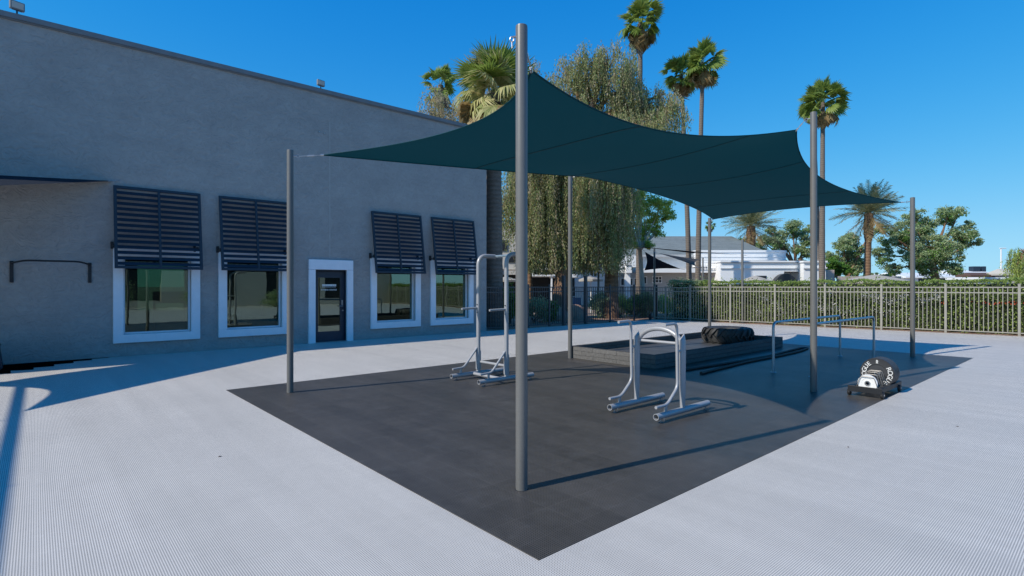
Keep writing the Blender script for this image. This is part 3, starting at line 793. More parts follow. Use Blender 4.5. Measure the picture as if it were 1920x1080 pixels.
# tall pull-up station
n1 = gp(846, 716)
d2 = thing('pull_up_station', 'tall grey steel pull-up station with dip handles, left of the near post', 'exercise station', (n1.x, n1.y, .017), TH)
L2, W2 = 1.17, .75
for y in (0, -W2): foot(d2, y, L2)
for y in (0, -W2):
    MB().tube(bend([(.575, y, .10), (.575, y, 2.12), (.95, y, 2.12)], .30, 12), .036, 16).build('post', M['silver'], d2, smooth=True)
    MB().tube([(.22, y, 1.20), (.60, y, 1.21)], .019, 12).build('dip_handle', M['silver'], d2, smooth=True)
    MB().tube(bend([(.03, y, .19), (.26, y, .20), (.55, y, .52)], .06, 5), .0185, 12).build('foot_bar', M['silver'], d2, smooth=True)
    MB().tube([(.20, y, .19), (.20, y, .09)], .019, 12).build('stub', M['silver'], d2, smooth=True)
    s = MB(); s.bbox((.575, y, .30), (.10, .05, .34), .02); s.build('gusset', M['silver'], d2)
    for z in (1.13, 1.27): MB().tube([(.53, y-.012, z), (.55, y-.012, z)], .008, 6).build('bolt', M['black'], d2)
MB().tube([(.95, .012, 2.12), (.95, -W2-.012, 2.12)], .021, 14).build('chin_bar', M['galv'], d2, smooth=True)
MB().tube([(.60, 0, .27), (.60, -W2, .27)], .024, 12).build('crossbar', M['silver'], d2, smooth=True)
MB().tube([(.45, 0, .08), (.45, -W2, .08)], .028, 12).build('crossbar', M['silver'], d2, smooth=True)

# ------------------------------------------------------------------ weight cart
c0 = (gp(1593, 743)+gp(1651, 751))/2
ct = thing('weight_cart', 'low black wheeled rack of weight plates at the edge of the court', 'weight rack', (c0.x, c0.y, .017), TH)
CW, CL = .40, 1.05
s = MB()
for y in (-CW/2+.03, CW/2-.03): s.bbox((CL/2, y, .105), (CL, .055, .07), .006)
s.bbox((.03, 0, .105), (.06, CW-.115, .068), .006); s.bbox((CL-.03, 0, .125), (.06, CW-.115, .10), .006)
s.bbox((-.003, 0, .105), (.012, CW+.03, .085), .003)
s.build('frame', M['black'], ct)
for x in (.09, CL-.1):
    for y in (-CW/2-.005, CW/2+.005):
        T = Matrix.Translation(Vector((x-.05, y, .05))) @ Matrix.Rotation(R(90), 4, 'X')
        w = MB().lathe([(.012, -.018), (.045, -.018), (.05, -.012), (.05, .012), (.045, .018), (.012, .018)], 24, T).build('wheel', M['rubber'], ct, smooth=True)
        MB().lathe([(.014, -.026), (.014, .026)], 12, T).build('axle_bolt', M['chrome'], w)
for i, x in enumerate((.10, .165, .24, .335, .42, .50)):
    hh = (.15, .15, .17, .19, .20, .20)[i]; w0 = .13; w1 = .085
    MB().tube(bend([(x, -w0, .13), (x, -w1, .13+hh), (x, w1, .13+hh), (x, w0, .13)], .03, 4), .0045, 8).build('divider', M['wiregrey'], ct, smooth=True)
def plate(xc, rad, th_, mat, label, letters):
    t = thing('weight_plate', label, 'weight plate', (0, 0, 0), 0)
    p = uv(c0, xc, 0, .075+rad); t.location = p; t.rotation_euler = (0, 0, TH); WM[t.name] = Matrix.Translation(p) @ Matrix.Rotation(TH, 4, 'Z')
    T = Matrix.Rotation(R(90), 4, 'Y')
    h = th_/2; ri = .026
    prof = [(ri, -h*.85), (rad*.34, -h*.85), (rad*.36, -h*.55), (rad*.55, -h*.55), (rad*.58, -h*.8), (rad*.90, -h*.85), (rad*.97, -h), (rad, -h*.7), (rad, h*.7), (rad*.97, h), (rad*.9, h*.85), (rad*.58, h*.8), (rad*.55, h*.55), (rad*.36, h*.55), (rad*.34, h*.85), (ri, h*.85)]
    MB().lathe(prof, 64, T, closed=True).build('disc', mat, t, smooth=True)
    MB().lathe([(ri-.001, -h*.95), (ri+.012, -h*.95), (ri+.012, h*.95), (ri-.001, h*.95)], 32, T, closed=True).build('hub_ring', M['chrome'], t, smooth=True)
    if letters:
        s = MB(); X0 = -h*.85-.0015
        # T2 maps text plane (x right, y up) to the plate face seen from -x:  right = -y axis, up = z
        for word, start, step in (('ROGUE', 27, -19.5), ('ROGUE', 27+180, -19.5)):
            for i, ch in enumerate(word):
                a = R(start+step*i)
                v, f = text_mesh(ch, .088, .001)
                out = []
                for p_ in v:
                    rx, ry = p_.x*1.0, p_.y
                    # rotate so that the letter's up points outward
                    ph = a-R(90); xx = rx*math.cos(ph)-ry*math.sin(ph)+rad*.74*math.cos(a); yy = rx*math.sin(ph)+ry*math.cos(ph)+rad*.74*math.sin(a)
                    out.append(Vector((X0-p_.z, -xx, yy)))
                s.add(out, f)
        for i, (wd, zz) in enumerate(((.022, .020), (.030, .007), (.022, -.006), (.030, -.019))):
            s.box((X0, 0, rad*.76+zz), (.003, wd, .008))
        s.build('lettering', M['letter'], t)
    return t
plate(.132, .125, .03, M['white'], 'small white weight plate at the front of the cart', False)
plate(.285, .115, .025, M['rubber'], 'small black plate in the cart just behind the white one', False)
plate(.60, .225, .06, M['plate'], 'large black bumper plate with white lettering facing the camera', True)
plate(.675, .225, .055, M['plate'], 'second large black bumper plate, right behind the lettered one', False)
plate(.745, .225, .05, M['plate'], 'third large black bumper plate in the cart', False)
plate(.815, .225, .05, M['plate'], 'rearmost large black bumper plate in the cart', False)

# ------------------------------------------------------------------ fences
def fence_run(name, label, P, D, ts, grp, h=1.59, post_h=1.66, big=(), skip=(), mt='fence'):
    t = thing(name, label, 'fence', (P.x, P.y, 0), math.atan2(D.y, D.x), grp)
    for k, x in enumerate(ts):
        w, hh = (.115, 2.02) if k in big else (.07, post_h)
        s = MB(); s.bbox((x, 0, hh/2), (w, w, hh), .006); s.bbox((x, 0, hh+.012), (w+.012, w+.012, .024), .008); s.build('post', M[mt], t)
    for k in range(len(ts)-1):
        a, b = ts[k]+.036, ts[k+1]-.036
        if k in skip: continue
        s = MB()
        for z in (h-.02, h-.20, .10): s.box(((a+b)/2, 0, z), (b-a, .032, .036))
        n = max(2, round((b-a)/.122)); 
        for i in range(1, n): s.box((a+(b-a)*i/n, 0, (h-.02+.10)/2), (.021, .021, h-.155))
        s.build('panel', M[mt], t)
    return t
fence_run('metal_fence', 'taupe metal picket fence in front of the long clipped hedge', FR0, FD, [-2.55+1.85*i for i in range(17)], None)
# gate leaf between the two fences
fence_run('metal_gate', 'short taupe gate section in the fence corner by the dark bush', FC, FD, [.04, .62, 1.84], None, h=1.56, post_h=1.57)
Ll = (FC-LF0).length
px = [948, 990, 1030, 1057, 1098, 1144, 1189, 1231]
ts = []
for x in px:
    r = (x-960)/F; ts.append((r*LF0.y-LF0.x)/(LD.x-r*LD.y))
fence_run('metal_fence', 'shaded dark picket fence between the gym corner and the gate', LF0, LD, [.05]+ts, None, big=(4, 5), mt='fencedark')
for i, x in enumerate((1219, 1276)):
    p = at(x, 597, 1); p = gp(x, 600.5)
    t = thing('gate_wheel', ('small black caster at the foot of the dark fence', 'small black caster in the middle of the gate corner')[i], 'caster', (p.x, p.y, .006), R(40))
    MB().lathe([(.02, -.02), (.08, -.02), (.085, 0), (.08, .02), (.02, .02)], 20, Matrix.Translation(Vector((0, 0, .085))) @ Matrix.Rotation(R(90), 4, 'X')).build('wheel', M['rubber'], t, smooth=True)
    s = MB(); s.box((0, 0, .20), (.04, .06, .16)); s.box((0, .03, .12), (.03, .01, .14)); s.build('fork', M['black'], t)

# ------------------------------------------------------------------ foliage
def leaf_quads(P, size, aspect=.5, up=0.0, rs=RS, dirs=None):
    """a small folded leaf at every point of P; dirs gives the axis of each leaf"""
    n = len(P); size = np.broadcast_to(size, (n,))
    a = rs.normal(size=(n, 3)) if dirs is None else dirs+rs.normal(size=(n, 3))*.35
    a /= np.linalg.norm(a, axis=1)[:, None]
    b = rs.normal(size=(n, 3)); b[:, 2] += up; b -= a*(a*b).sum(1)[:, None]; b /= np.linalg.norm(b, axis=1)[:, None]
    L = size[:, None]*a; Wd = size[:, None]*aspect*b
    V = np.stack([P-L*.5, P+Wd*.5, P+L*.5, P-Wd*.5], 1).reshape(-1, 3)
    return V, np.arange(4*n).reshape(-1, 4)
def hedge(name, label, P, D, Nrm, length, h, dep, leaf, dens=330, thing_cat='hedge', flowers=0, red=False, seed=1, mat='hedge'):
    """P start, D along, Nrm towards the viewer; a clipped hedge with a leafy skin"""
    rs = np.random.RandomState(seed)
    t = thing(name, label, thing_cat, (P.x, P.y, 0), math.atan2(D.y, D.x))
    side = 1 if D.cross(-Nrm).z > 0 else -1   # +y is away from the viewer
    mb = MB(); mb.bbox((length/2, side*dep/2, h/2-.05), (length-.16, dep-.50, h-.10), .12); mb.build('twigs', M['hedgecore'], t)
    nf = int(length*h*dens*1.7); nt_ = int(length*dep*dens*1.5); ne = int(h*dep*dens)
    f = np.stack([rs.rand(nf)*length, np.abs(rs.normal(size=nf))*.11, rs.rand(nf)**.85*h], 1)
    f[:, 1] += .06*np.sin(f[:, 0]*3.1)+.05*np.sin(f[:, 0]*7.3+f[:, 2]*4)+.05
    tp = np.stack([rs.rand(nt_)*length, rs.rand(nt_)*dep, h-np.abs(rs.normal(size=nt_))*.05], 1)
    tp[:, 2] += .03; tp[:, 2] += .025*np.sin(tp[:, 0]*1.3)+.02*np.sin(tp[:, 0]*2.9+1)+.02*np.sin(tp[:, 0]*5.3)+.02*np.sin(tp[:, 0]*9)
    sprig = rs.rand(nt_) < .07; tp[sprig, 2] += rs.rand(sprig.sum())**2*.20
    e1 = np.stack([rs.normal(size=ne)*.05, rs.rand(ne)*dep, rs.rand(ne)*h], 1); e2 = e1.copy(); e2[:, 0] = length-e2[:, 0]
    Q = np.concatenate([f, tp, e1, e2]); Q[:, 1] *= side
    V, Fq = leaf_quads(Q, leaf*(.7+.6*rs.rand(len(Q))), .55, .5, rs)
    mesh_np('foliage', V, Fq, M[mat], t)
    if flowers:
        cl = np.stack([2.6+rs.rand(26)*6.2, np.full(26, .02), .45+rs.rand(26)*.95], 1)
        Q = cl[rs.randint(0, 26, flowers)]+rs.normal(size=(flowers, 3))*(.10, .03, .09); Q[:, 1] *= side
        V, Fq = leaf_quads(Q, .05*(.7+.6*rs.rand(flowers)), .8, 0, rs); mesh_np('flowers', V, Fq, M['flower'], t)  # pale specks clustered over part of the hedge front
    return t
h0 = FR0+FD*(-2.3)-FN*.32
hedge('hedge', 'long clipped green hedge behind the taupe fence', h0, FD, FN, 30.0, 1.80, 1.25, .075, 300, flowers=900, seed=3)
p = FC-FN*.05+LN*-.35
hedge('hedge', 'dark bushy end of the hedge in the fence corner', FC+FD*.55-FN*.35, FD, FN, 1.5, 1.82, 1.6, .08, 420, seed=5, mat='leaf3')
def tlab(*a): return a
# red blossoms in the hedge by the right edge
t = thing('flower_cluster', 'red blossoms showing through the hedge near the right edge', 'flowers', tuple(FR0+FD*8.2-FN*.25), math.atan2(FD.y, FD.x))
rs = np.random.RandomState(4); q = np.concatenate([rs.normal(size=(60, 3))*(.35, .03, .035)+(0, -.04, 1.05), rs.normal(size=(12, 3))*(.04, .02, .04)+(-1.55, -.04, 1.02), rs.normal(size=(30, 3))*(.2, .03, .04)+(.9, -.04, 1.05)])
V, Fq = leaf_quads(q, np.full(len(q), .05), .8, 0, rs); mesh_np('petals', V, Fq, M['redflower'], t)

def bush(label, x, y, r, h, mat, seed, n=5200, leaf=.09, name='shrub', Y=None):
    p = gp(x, y) if Y is None else Vector(((x-960)/F*Y, Y, 0)); rs = np.random.RandomState(seed)
    t = thing(name, label, 'shrub', (p.x, p.y, 0), 0, 'shrubs behind the left fence')
    nc = 26; cc = rs.normal(size=(nc, 3)); cc /= np.linalg.norm(cc, axis=1)[:, None]; cc *= (rs.rand(nc)**.4)[:, None]*(r*.8, r*.8, h*.42); cc[:, 2] += h*.52
    Q = cc[rs.randint(0, nc, n)]+rs.normal(size=(n, 3))*(r*.16, r*.16, h*.10); Q[:, 2] = np.abs(Q[:, 2])
    V, Fq = leaf_quads(Q, leaf*(.7+.6*rs.rand(n)), .45, .3, rs); mesh_np('foliage', V, Fq, M[mat], t)
    s = MB()
    for k in range(5): s.tube([(0, 0, 0), tuple(cc[k]*.5), tuple(cc[k])], [.03, .02, .008], 6)
    s.build('stems', M['barkdark'], t)
for i, (x, Y, r, h, mt, lb) in enumerate([(1000, 24.0, 1.0, 1.25, 'leaf3', 'grey green shrub just right of the near post behind the dark fence'),
        (955, 22.6, .7, 1.35, 'leaf3g', 'narrow dark shrub behind the fence beside the fan palm trunk'),
        (1028, 24.6, .55, 1.0, 'leaf3g', 'low shrub left of the red boulder'),
        (1126, 27.4, .8, 1.25, 'leaf3', 'shrub behind the fence right of the second tall fence post'),
        (1160, 28.2, .9, 1.2, 'leaf2', 'brighter green shrub behind the middle of the dark fence'),
        (1190, 28.6, .8, 1.15, 'leaf3g', 'dark green shrub under the white trunk'),
        (1216, 28.4, .8, 1.3, 'leaf3', 'dense shrub near the fence corner'),
        (1250, 29.5, .9, 1.1, 'leaf2', 'shrub behind the gate section')]):
    bush(lb, x, 0, r, h, mt, 20+i, Y=Y)
# dark column cypress-like shrub
bush('tall thin dark shrub with a bare top beside the near post', 957, 0, .28, 2.1, 'leaf3g', 41, 900, .07, Y=24.5)

def trunk_tube(t, pts, rad, mat, name='trunk', n=14):
    P = []; Rr = []
    for i in range(len(pts)-1):
        a, b = Vector(pts[i]), Vector(pts[i+1])
        for k in range(8):
            q = k/8; P.append(a.lerp(b, q)); Rr.append(rad[i]*(1-q)+rad[i+1]*q)
    P.append(Vector(pts[-1])); Rr.append(rad[-1])
    rs = np.random.RandomState(len(P)); Rr = [r*(1+.018*rs.randn()) for r in Rr]
    return MB().tube(P, Rr, n).build(name, M[mat], t, smooth=True)

def lump_tree(name, label, cat, Y, base, lumps, leaf, nleaf, mats, bark, trunk_r, seed, fork=None, group=None, lean=0, aspect=.5, loose=.16, dr=.75, limbs=True):
    """lumps: (px, py, radius px) of the crown's masses, set at the tree's own distance with a depth of their own"""
    rs = np.random.RandomState(seed)
    b = Vector(((base[0]-960)/F*Y, Y, 0))
    t = thing(name, label, cat, tuple(b), 0, group)
    C = []
    for (x, y, r) in lumps:
        rr = r/F*Y; dy = rs.uniform(-1, 1)*dr*rr
        p = at(x, y, Y)-b; p.x *= (Y+dy)/Y*1.0; C.append((Vector((p.x, p.y+dy, p.z)), rr))
    fk = Vector(((fork[0]-960)/F*Y-b.x, 0, EYE-(fork[1]-HZ)/F*Y)) if fork else Vector((0, 0, min(c.z for c, r in C)*.8))
    trunk_tube(t, [(0, 0, -.1), (fk.x*.35, 0, fk.z*.4), tuple(fk)], [trunk_r*1.25, trunk_r, trunk_r*.8], bark)
    if limbs:
        for c, r in C:
            m = fk.lerp(c, .5)+Vector((rs.normal()*.15, rs.normal()*.15, r*.15))
            s = MB(); s.tube([fk, fk.lerp(m, .5)+Vector((0, 0, .05)), m, m.lerp(c, .6), c], [trunk_r*.5, trunk_r*.40, trunk_r*.28, trunk_r*.18, trunk_r*.08], 8)
            for k in range(4):
                d = Vector(rs.normal(size=3)).normalized()*r*.75
                s.tube([c.lerp(m, .3), c+d*.5, c+d], [trunk_r*.14, trunk_r*.08, .012], 5)
            s.build('limb', M[bark], t, smooth=True)
    tot = sum(r**2 for c, r in C); parts = {m: [] for m in mats}
    for c, r in C:
        n = int(nleaf*r*r/tot); ns = max(10, int(30*(r/1.5)**.5))
        d = rs.normal(size=(ns, 3)); d /= np.linalg.norm(d, axis=1)[:, None]; d *= (rs.rand(ns)**.33)[:, None]*r*.92
        d[:, 2] *= .85
        w = rs.rand(ns)+.25; w /= w.sum()
        ch = rs.choice(ns, n, p=w)
        Q = np.array(c)+d[ch]+rs.normal(size=(n, 3))*r*loose*(.5+rs.rand(ns))[ch][:, None]*(1, 1, .7)
        
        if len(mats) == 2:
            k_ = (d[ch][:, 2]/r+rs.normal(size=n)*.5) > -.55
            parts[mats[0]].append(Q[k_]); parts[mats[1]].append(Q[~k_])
        else: parts[mats[0]].append(Q)
    for m, L in parts.items():
        if L:
            Q = np.concatenate(L); V, Fq = leaf_quads(Q, leaf*(.6+.8*rs.rand(len(Q))), aspect, .4, rs); mesh_np('crown', V, Fq, M[m], t)
    return t

def weeping_tree(name, label, Y, base, lumps, nstrand, seed, trunk_pts, trunk_r, mats, leaf=.11, hang=(1.0, 2.4), floor_z=2.1, limbcol='bark'):
    rs = np.random.RandomState(seed); b = Vector(((base-960)/F*Y, Y, 0))
    t = thing(name, label, 'tree', tuple(b), 0)
    C = []
    for (x, y, r) in lumps:
        rr = r/F*Y; dy = rs.uniform(-.9, .9)*rr*.9; p = at(x, y, Y)-b; C.append((Vector((p.x*(Y+dy)/Y, dy, p.z)), rr))
    tp = [tuple(at(x, y, Y)-b) if y < 600 else (at(x, 590, Y)-b).xy.to_tuple()+(-.1,) for x, y in trunk_pts]
    trunk_tube(t, tp, [trunk_r*(1-.45*i/(len(tp)-1)) for i in range(len(tp))], limbcol)
    top = Vector(tp[-1])
    for c, r in C:
        m = top.lerp(c, .55)+Vector((0, 0, r*.25)); s = MB()
        s.tube([top, top.lerp(m, .5), m, m.lerp(c, .6), c+Vector((0, 0, r*.3))], [trunk_r*.42, trunk_r*.34, trunk_r*.24, trunk_r*.14, .02], 8)
        for k in range(5):
            d = Vector(rs.normal(size=3)); d.z = abs(d.z); d = d.normalized()*r*.8
            s.tube([c.lerp(m, .4), c+d*.5, c+d], [.06, .035, .012], 5)
        s.build('limb', M[limbcol], t, smooth=True)
    tot = sum(r**1.6 for c, r in C); out = {m: ([], []) for m in mats}
    for ci, (c, r) in enumerate(C):
        n = int(nstrand*r**1.6/tot)
        nc = max(8, n//24); d = rs.normal(size=(nc, 3)); d[:, 2] = np.abs(d[:, 2])*.9-(.25 if c.z < 8.2 else .7); d /= np.linalg.norm(d, axis=1)[:, None]; d *= (.45+.6*rs.rand(nc)**.5)[:, None]*r
        for q in range(n):
            st = np.array(c)+d[rs.randint(nc)]+rs.normal(size=3)*.13
            L = rs.uniform(*hang)*min(1, r/1.2+.3)*(1 if c.z < 8.2 else .42); L = min(L, max(.3, st[2]-floor_z-rs.rand()*.5)); k = max(4, int(L/.062))
            tt = np.linspace(0, 1, k)[:, None]; out_d = rs.normal(size=3)*(.22, .22, 0)+np.array([st[0]-c.x, st[1]-c.y, 0])*.12
            path = st+out_d*np.sqrt(tt)*.8; path[:, 2] -= L*tt[:, 0]**1.15; path += rs.normal(size=path.shape)*.028
            mt = mats[min(len(mats)-1, int(rs.rand()**1.5*len(mats)))]
            out[mt][0].append(path); dd_ = np.tile([0, 0, -1.0], (k, 1))+rs.normal(size=(k, 3))*.22; out[mt][1].append(dd_)
    for m, (P, Dv) in out.items():
        if P:
            P = np.concatenate(P); Dv = np.concatenate(Dv); V, Fq = leaf_quads(P, leaf*(.6+.8*rs.rand(len(P))), .36, 0, rs, Dv); mesh_np('crown', V, Fq, M[m], t)
    return t

weeping_tree('pepper_tree', 'huge weeping pepper tree with a red-brown trunk hanging over the dark fence', 26.5, 1052,
    [(1100, 118, 42), (1070, 150, 45), (1140, 130, 45), (1170, 165, 42), (1120, 190, 55), (1180, 205, 45), (1060, 205, 35), (1225, 205, 30), (1258, 215, 26), (1245, 180, 22), (1195, 250, 45),
     (1000, 300, 45), (1030, 370, 48), (1010, 420, 34), (1075, 330, 55), (1080, 400, 42), (1120, 340, 45), (1140, 395, 38), (1155, 360, 32), (1100, 430, 32), (1000, 370, 35), (1050, 280, 60), (1120, 270, 60), (960, 380, 24), (1005, 465, 24), (1065, 455, 30), (1130, 452, 26), (1030, 490, 15), (985, 440, 22), (1098, 480, 16)],
    13500, 3, [(1047, 600), (1052, 540), (1058, 490), (1070, 430), (1085, 330), (1100, 230)], .42, ['leaf1', 'leaf1g', 'leaf1d'], leaf=.11, hang=(1.1, 3.0), limbcol='bark')
weeping_tree('pepper_tree', 'olive brown weeping tree rising behind the roof corner of the gym', 28.5, 905,
    [(822, 185, 30), (805, 210, 20), (850, 200, 28), (975, 150, 34), (990, 190, 26), (950, 185, 30), (870, 215, 26), (905, 190, 30), (1000, 130, 14), (975, 250, 40), (930, 250, 40), (985, 330, 26)],
    3200, 8, [(905, 600), (905, 500), (910, 400), (925, 260)], .32, ['leaf1d', 'leaf1'], leaf=.12, hang=(.6, 1.6), limbcol='barkdark')
lump_tree('shade_tree', 'fresh green tree with a pale trunk right of the pepper tree', 'tree', 29, (1208, 535),
    [(1175, 365, 20), (1205, 375, 24), (1238, 385, 20), (1252, 405, 14), (1180, 400, 24), (1215, 415, 24), (1195, 440, 22), (1165, 430, 18), (1232, 432, 14), (1216, 460, 10), (1180, 460, 12), (1165, 375, 14), (1150, 400, 14)],
    .10, 26000, ['leaf2'], 'barkpale', .13, 12, fork=(1200, 470), loose=.22)
def rt(lab, Y, base, lumps, n, seed, mats=('leaf3', 'leaf3g'), leaf=.20, tr=.35, fork=None, **k):
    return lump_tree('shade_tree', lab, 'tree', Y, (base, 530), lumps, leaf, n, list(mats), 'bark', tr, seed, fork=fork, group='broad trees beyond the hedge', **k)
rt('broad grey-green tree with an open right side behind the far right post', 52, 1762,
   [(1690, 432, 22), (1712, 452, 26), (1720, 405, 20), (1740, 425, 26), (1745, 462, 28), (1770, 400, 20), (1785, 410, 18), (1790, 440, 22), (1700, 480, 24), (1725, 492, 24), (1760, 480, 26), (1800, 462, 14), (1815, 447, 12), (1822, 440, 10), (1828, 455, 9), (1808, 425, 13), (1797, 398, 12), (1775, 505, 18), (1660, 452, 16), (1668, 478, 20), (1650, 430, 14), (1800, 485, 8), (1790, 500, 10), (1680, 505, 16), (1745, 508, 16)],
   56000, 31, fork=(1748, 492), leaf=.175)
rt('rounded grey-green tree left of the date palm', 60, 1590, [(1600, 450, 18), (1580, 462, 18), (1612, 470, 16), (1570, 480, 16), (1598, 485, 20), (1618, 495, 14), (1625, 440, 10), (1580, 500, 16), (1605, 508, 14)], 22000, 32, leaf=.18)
rt('bright dense green tree beside the white building end', 54, 1562, [(1556, 492, 13), (1568, 500, 14), (1552, 507, 12), (1582, 505, 12), (1568, 512, 12), (1545, 500, 8)], 12000, 33, mats=('leaf3g',), leaf=.15, tr=.2)
rt('airy tree above the white building right of the short date palm', 64, 1492, [(1480, 425, 15), (1497, 437, 15), (1510, 450, 14), (1462, 445, 16), (1447, 455, 15), (1470, 465, 15), (1495, 468, 13), (1512, 475, 12), (1425, 452, 14), (1412, 465, 12), (1440, 432, 10), (1518, 430, 10), (1505, 492, 10), (1430, 470, 12)], 24000, 34, leaf=.18, loose=.2)
rt('small dark tree above the end of the grey roof', 70, 1396, [(1392, 452, 8), (1398, 460, 8), (1388, 462, 6)], 1500, 35, mats=('leaf3g',), leaf=.2, tr=.15)
weeping_tree('pepper_tree', 'yellow-green weeping tree cut by the right edge of the picture', 42, 1912,
    [(1905, 490, 14), (1915, 475, 16), (1925, 500, 20), (1900, 510, 10), (1920, 520, 16)], 700, 15, [(1914, 600), (1912, 520), (1915, 480)], .2, ['leaf1g', 'leaf2'], leaf=.16, hang=(.5, 1.3), floor_z=.6)
rt('low bushes at the foot of the date palm', 50, 1640, [(1640, 518, 8), (1660, 520, 8), (1625, 521, 6)], 1500, 36, mats=('leaf3',), leaf=.2, tr=.1)

# ------------------------------------------------------------------ palms
def fan_frond_geo(rs, L, Rf, droop, seg, width=1.0, spread=170):
    """one fan frond along +x: stalk of length L then a fan of pointed segments of length Rf whose tips droop"""
    V = []; Fq = []
    for sd in (0,):
        V += [(0, -.012, 0), (0, .012, 0), (L, .010, 0), (L, -.010, 0)]; Fq.append((0, 1, 2, 3))
    for k in range(seg):
        a = (k/(seg-1)-.5)*R(spread)*width; r = Rf*(1-.28*abs(k/(seg-1)-.5)*2)*(.82+.3*rs.rand())
        c, s_ = math.cos(a), math.sin(a); w0, w1 = .008, Rf*1.15/seg
        px_, py_ = -s_, c; o = len(V)
        m = .55; up = .05*(1 if k % 2 else -1)
        d1 = droop*.12; d2 = droop*(.7+.6*rs.rand())
        V += [(L+px_*w0, py_*w0, 0), (L-px_*w0, -py_*w0, 0),
              (L+c*r*m-px_*w1, s_*r*m-py_*w1, -r*d1+up*.3), (L+c*r*m+px_*w1, s_*r*m+py_*w1, -r*d1-up*.3),
              (L+c*r*(1-.35*d2)-px_*.006, s_*r*(1-.35*d2), -r*d2), (L+c*r*(1-.35*d2)+px_*.006, s_*r*(1-.35*d2)+.004, -r*d2)]
        Fq += [(o, o+1, o+2, o+3), (o+3, o+2, o+4, o+5)]
    return np.array(V, float), np.array(Fq)
def place_fronds(n, geo, elev, rs, centre, curve=0.0, jit=.1):
    Vs = []; Fs = []; o = 0
    for i in range(n):
        V, Fq = geo(i); q = (i+rs.rand()*.6)/n
        e = elev[0]+(elev[1]-elev[0])*q+rs.randn()*jit*.35; az = i*2.39996+rs.randn()*jit; roll = rs.randn()*.55
        Mx = Matrix.Rotation(az, 3, 'Z') @ Matrix.Rotation(-e, 3, 'Y') @ Matrix.Rotation(roll, 3, 'X')
        W = V @ np.array(Mx).T
        if curve: hd = np.hypot(W[:, 0], W[:, 1]); W[:, 2] -= curve*hd**2
        Vs.append(W+np.array(centre)); Fs.append(Fq+o); o += len(V)
    return np.concatenate(Vs), np.concatenate(Fs)
def fan_palm(label, Y, base_x, top, size, seed, tr=(.24, .17), ng=42, nd=14, pale=False, skirt=True, trunk='palmtrunk', base_y=None, seg=16, droop=.35, group='tall fan palms'):
    rs = np.random.RandomState(seed); b = Vector(((base_x-960)/F*Y, Y, 0)); c = at(top[0], top[1], Y)-b
    t = thing('fan_palm', label, 'palm tree', tuple(b), 0, group)
    n = 10; pts = [Vector((c.x*(i/n)**1.4, 0, c.z*i/n)) for i in range(n+1)]; pts[0].z = -.1
    trunk_tube(t, [tuple(p) for p in pts], [tr[0]*(1.25 if i == 0 else 1)*(1-i/n)+tr[1]*i/n for i in range(n+1)], trunk)
    mat = 'palmpale' if pale else 'palm'
    V, Fq = place_fronds(ng, lambda i: fan_frond_geo(rs, size*(.18+.46*rs.rand()), size*(.46+.16*rs.rand()), droop*(.3+1.2*rs.rand()*i/ng), seg, spread=150 if not pale else 200), (R(86), R(-46)), rs, c, .12/size, .45)
    k = int(ng*.6)
    mesh_np('crown', V, Fq, M[mat], t)
    if pale:
        V, Fq = place_fronds(16, lambda i: fan_frond_geo(rs, size*.4, size*.6, .2, seg), (R(88), R(20)), rs, c+Vector((0, 0, .1)), 0); mesh_np('crown', V, Fq, M['palm'], t)
    V, Fq = place_fronds(nd, lambda i: fan_frond_geo(rs, size*(.3+.25*rs.rand()), size*(.45+.2*rs.rand()), .6, 12, .6), (R(-30 if pale else -50), R(-80)), rs, c-Vector((0, 0, size*.10)), .0, .3)
    mesh_np('dead_fronds', V, Fq, M['palmdead'], t)
    return t
fan_palm('big shaggy fan palm with drooping pale fronds at the corner of the gym', 20.6, 928, (925, 178), 2.0, 51, tr=(.33, .27), ng=36, nd=34, pale=True, seg=34, droop=.75, group=None)
fan_palm('fan palm mostly hidden behind the olive tree, leftmost of the palms', 34, 830, (826, 160), 1.5, 52, ng=26, nd=10)
fan_palm('tallest fan palm, its crown touching the top of the picture', 38, 1198, (1201, 42), 1.95, 53, tr=(.22, .15), nd=24)
fan_palm('fan palm of the close pair, the left and lower one', 41, 1293, (1277, 140), 1.75, 54, tr=(.21, .13))
fan_palm('fan palm of the close pair, the right and taller one', 38, 1308, (1318, 118), 1.75, 55, tr=(.20, .13), nd=20)
fan_palm('tall fan palm rising behind the post next to the dip rails', 42, 1541, (1543, 192), 1.95, 56, tr=(.24, .14), ng=44, nd=20)
fan_palm('fan palm half hidden by the post next to the dip rails', 44, 1535, (1524, 196), 1.5, 57, tr=(.24, .14), ng=26)
fan_palm('tiny distant fan palm above the tractor tyre post', 95, 1331, (1331, 424), 1.15, 58, ng=20, nd=8)
fan_palm('thick shaggy palm trunk with its head lost in the pepper tree', 27.2, 1146, (1150, 330), 1.2, 59, tr=(.36, .30), ng=18, nd=8, trunk='boots', group='palm trunks among the trees')
fan_palm('thin orange-brown palm trunk just right of the near post', 29, 994, (990, 400), .9, 60, tr=(.15, .14), ng=10, nd=4, trunk='boots', group='palm trunks among the trees')

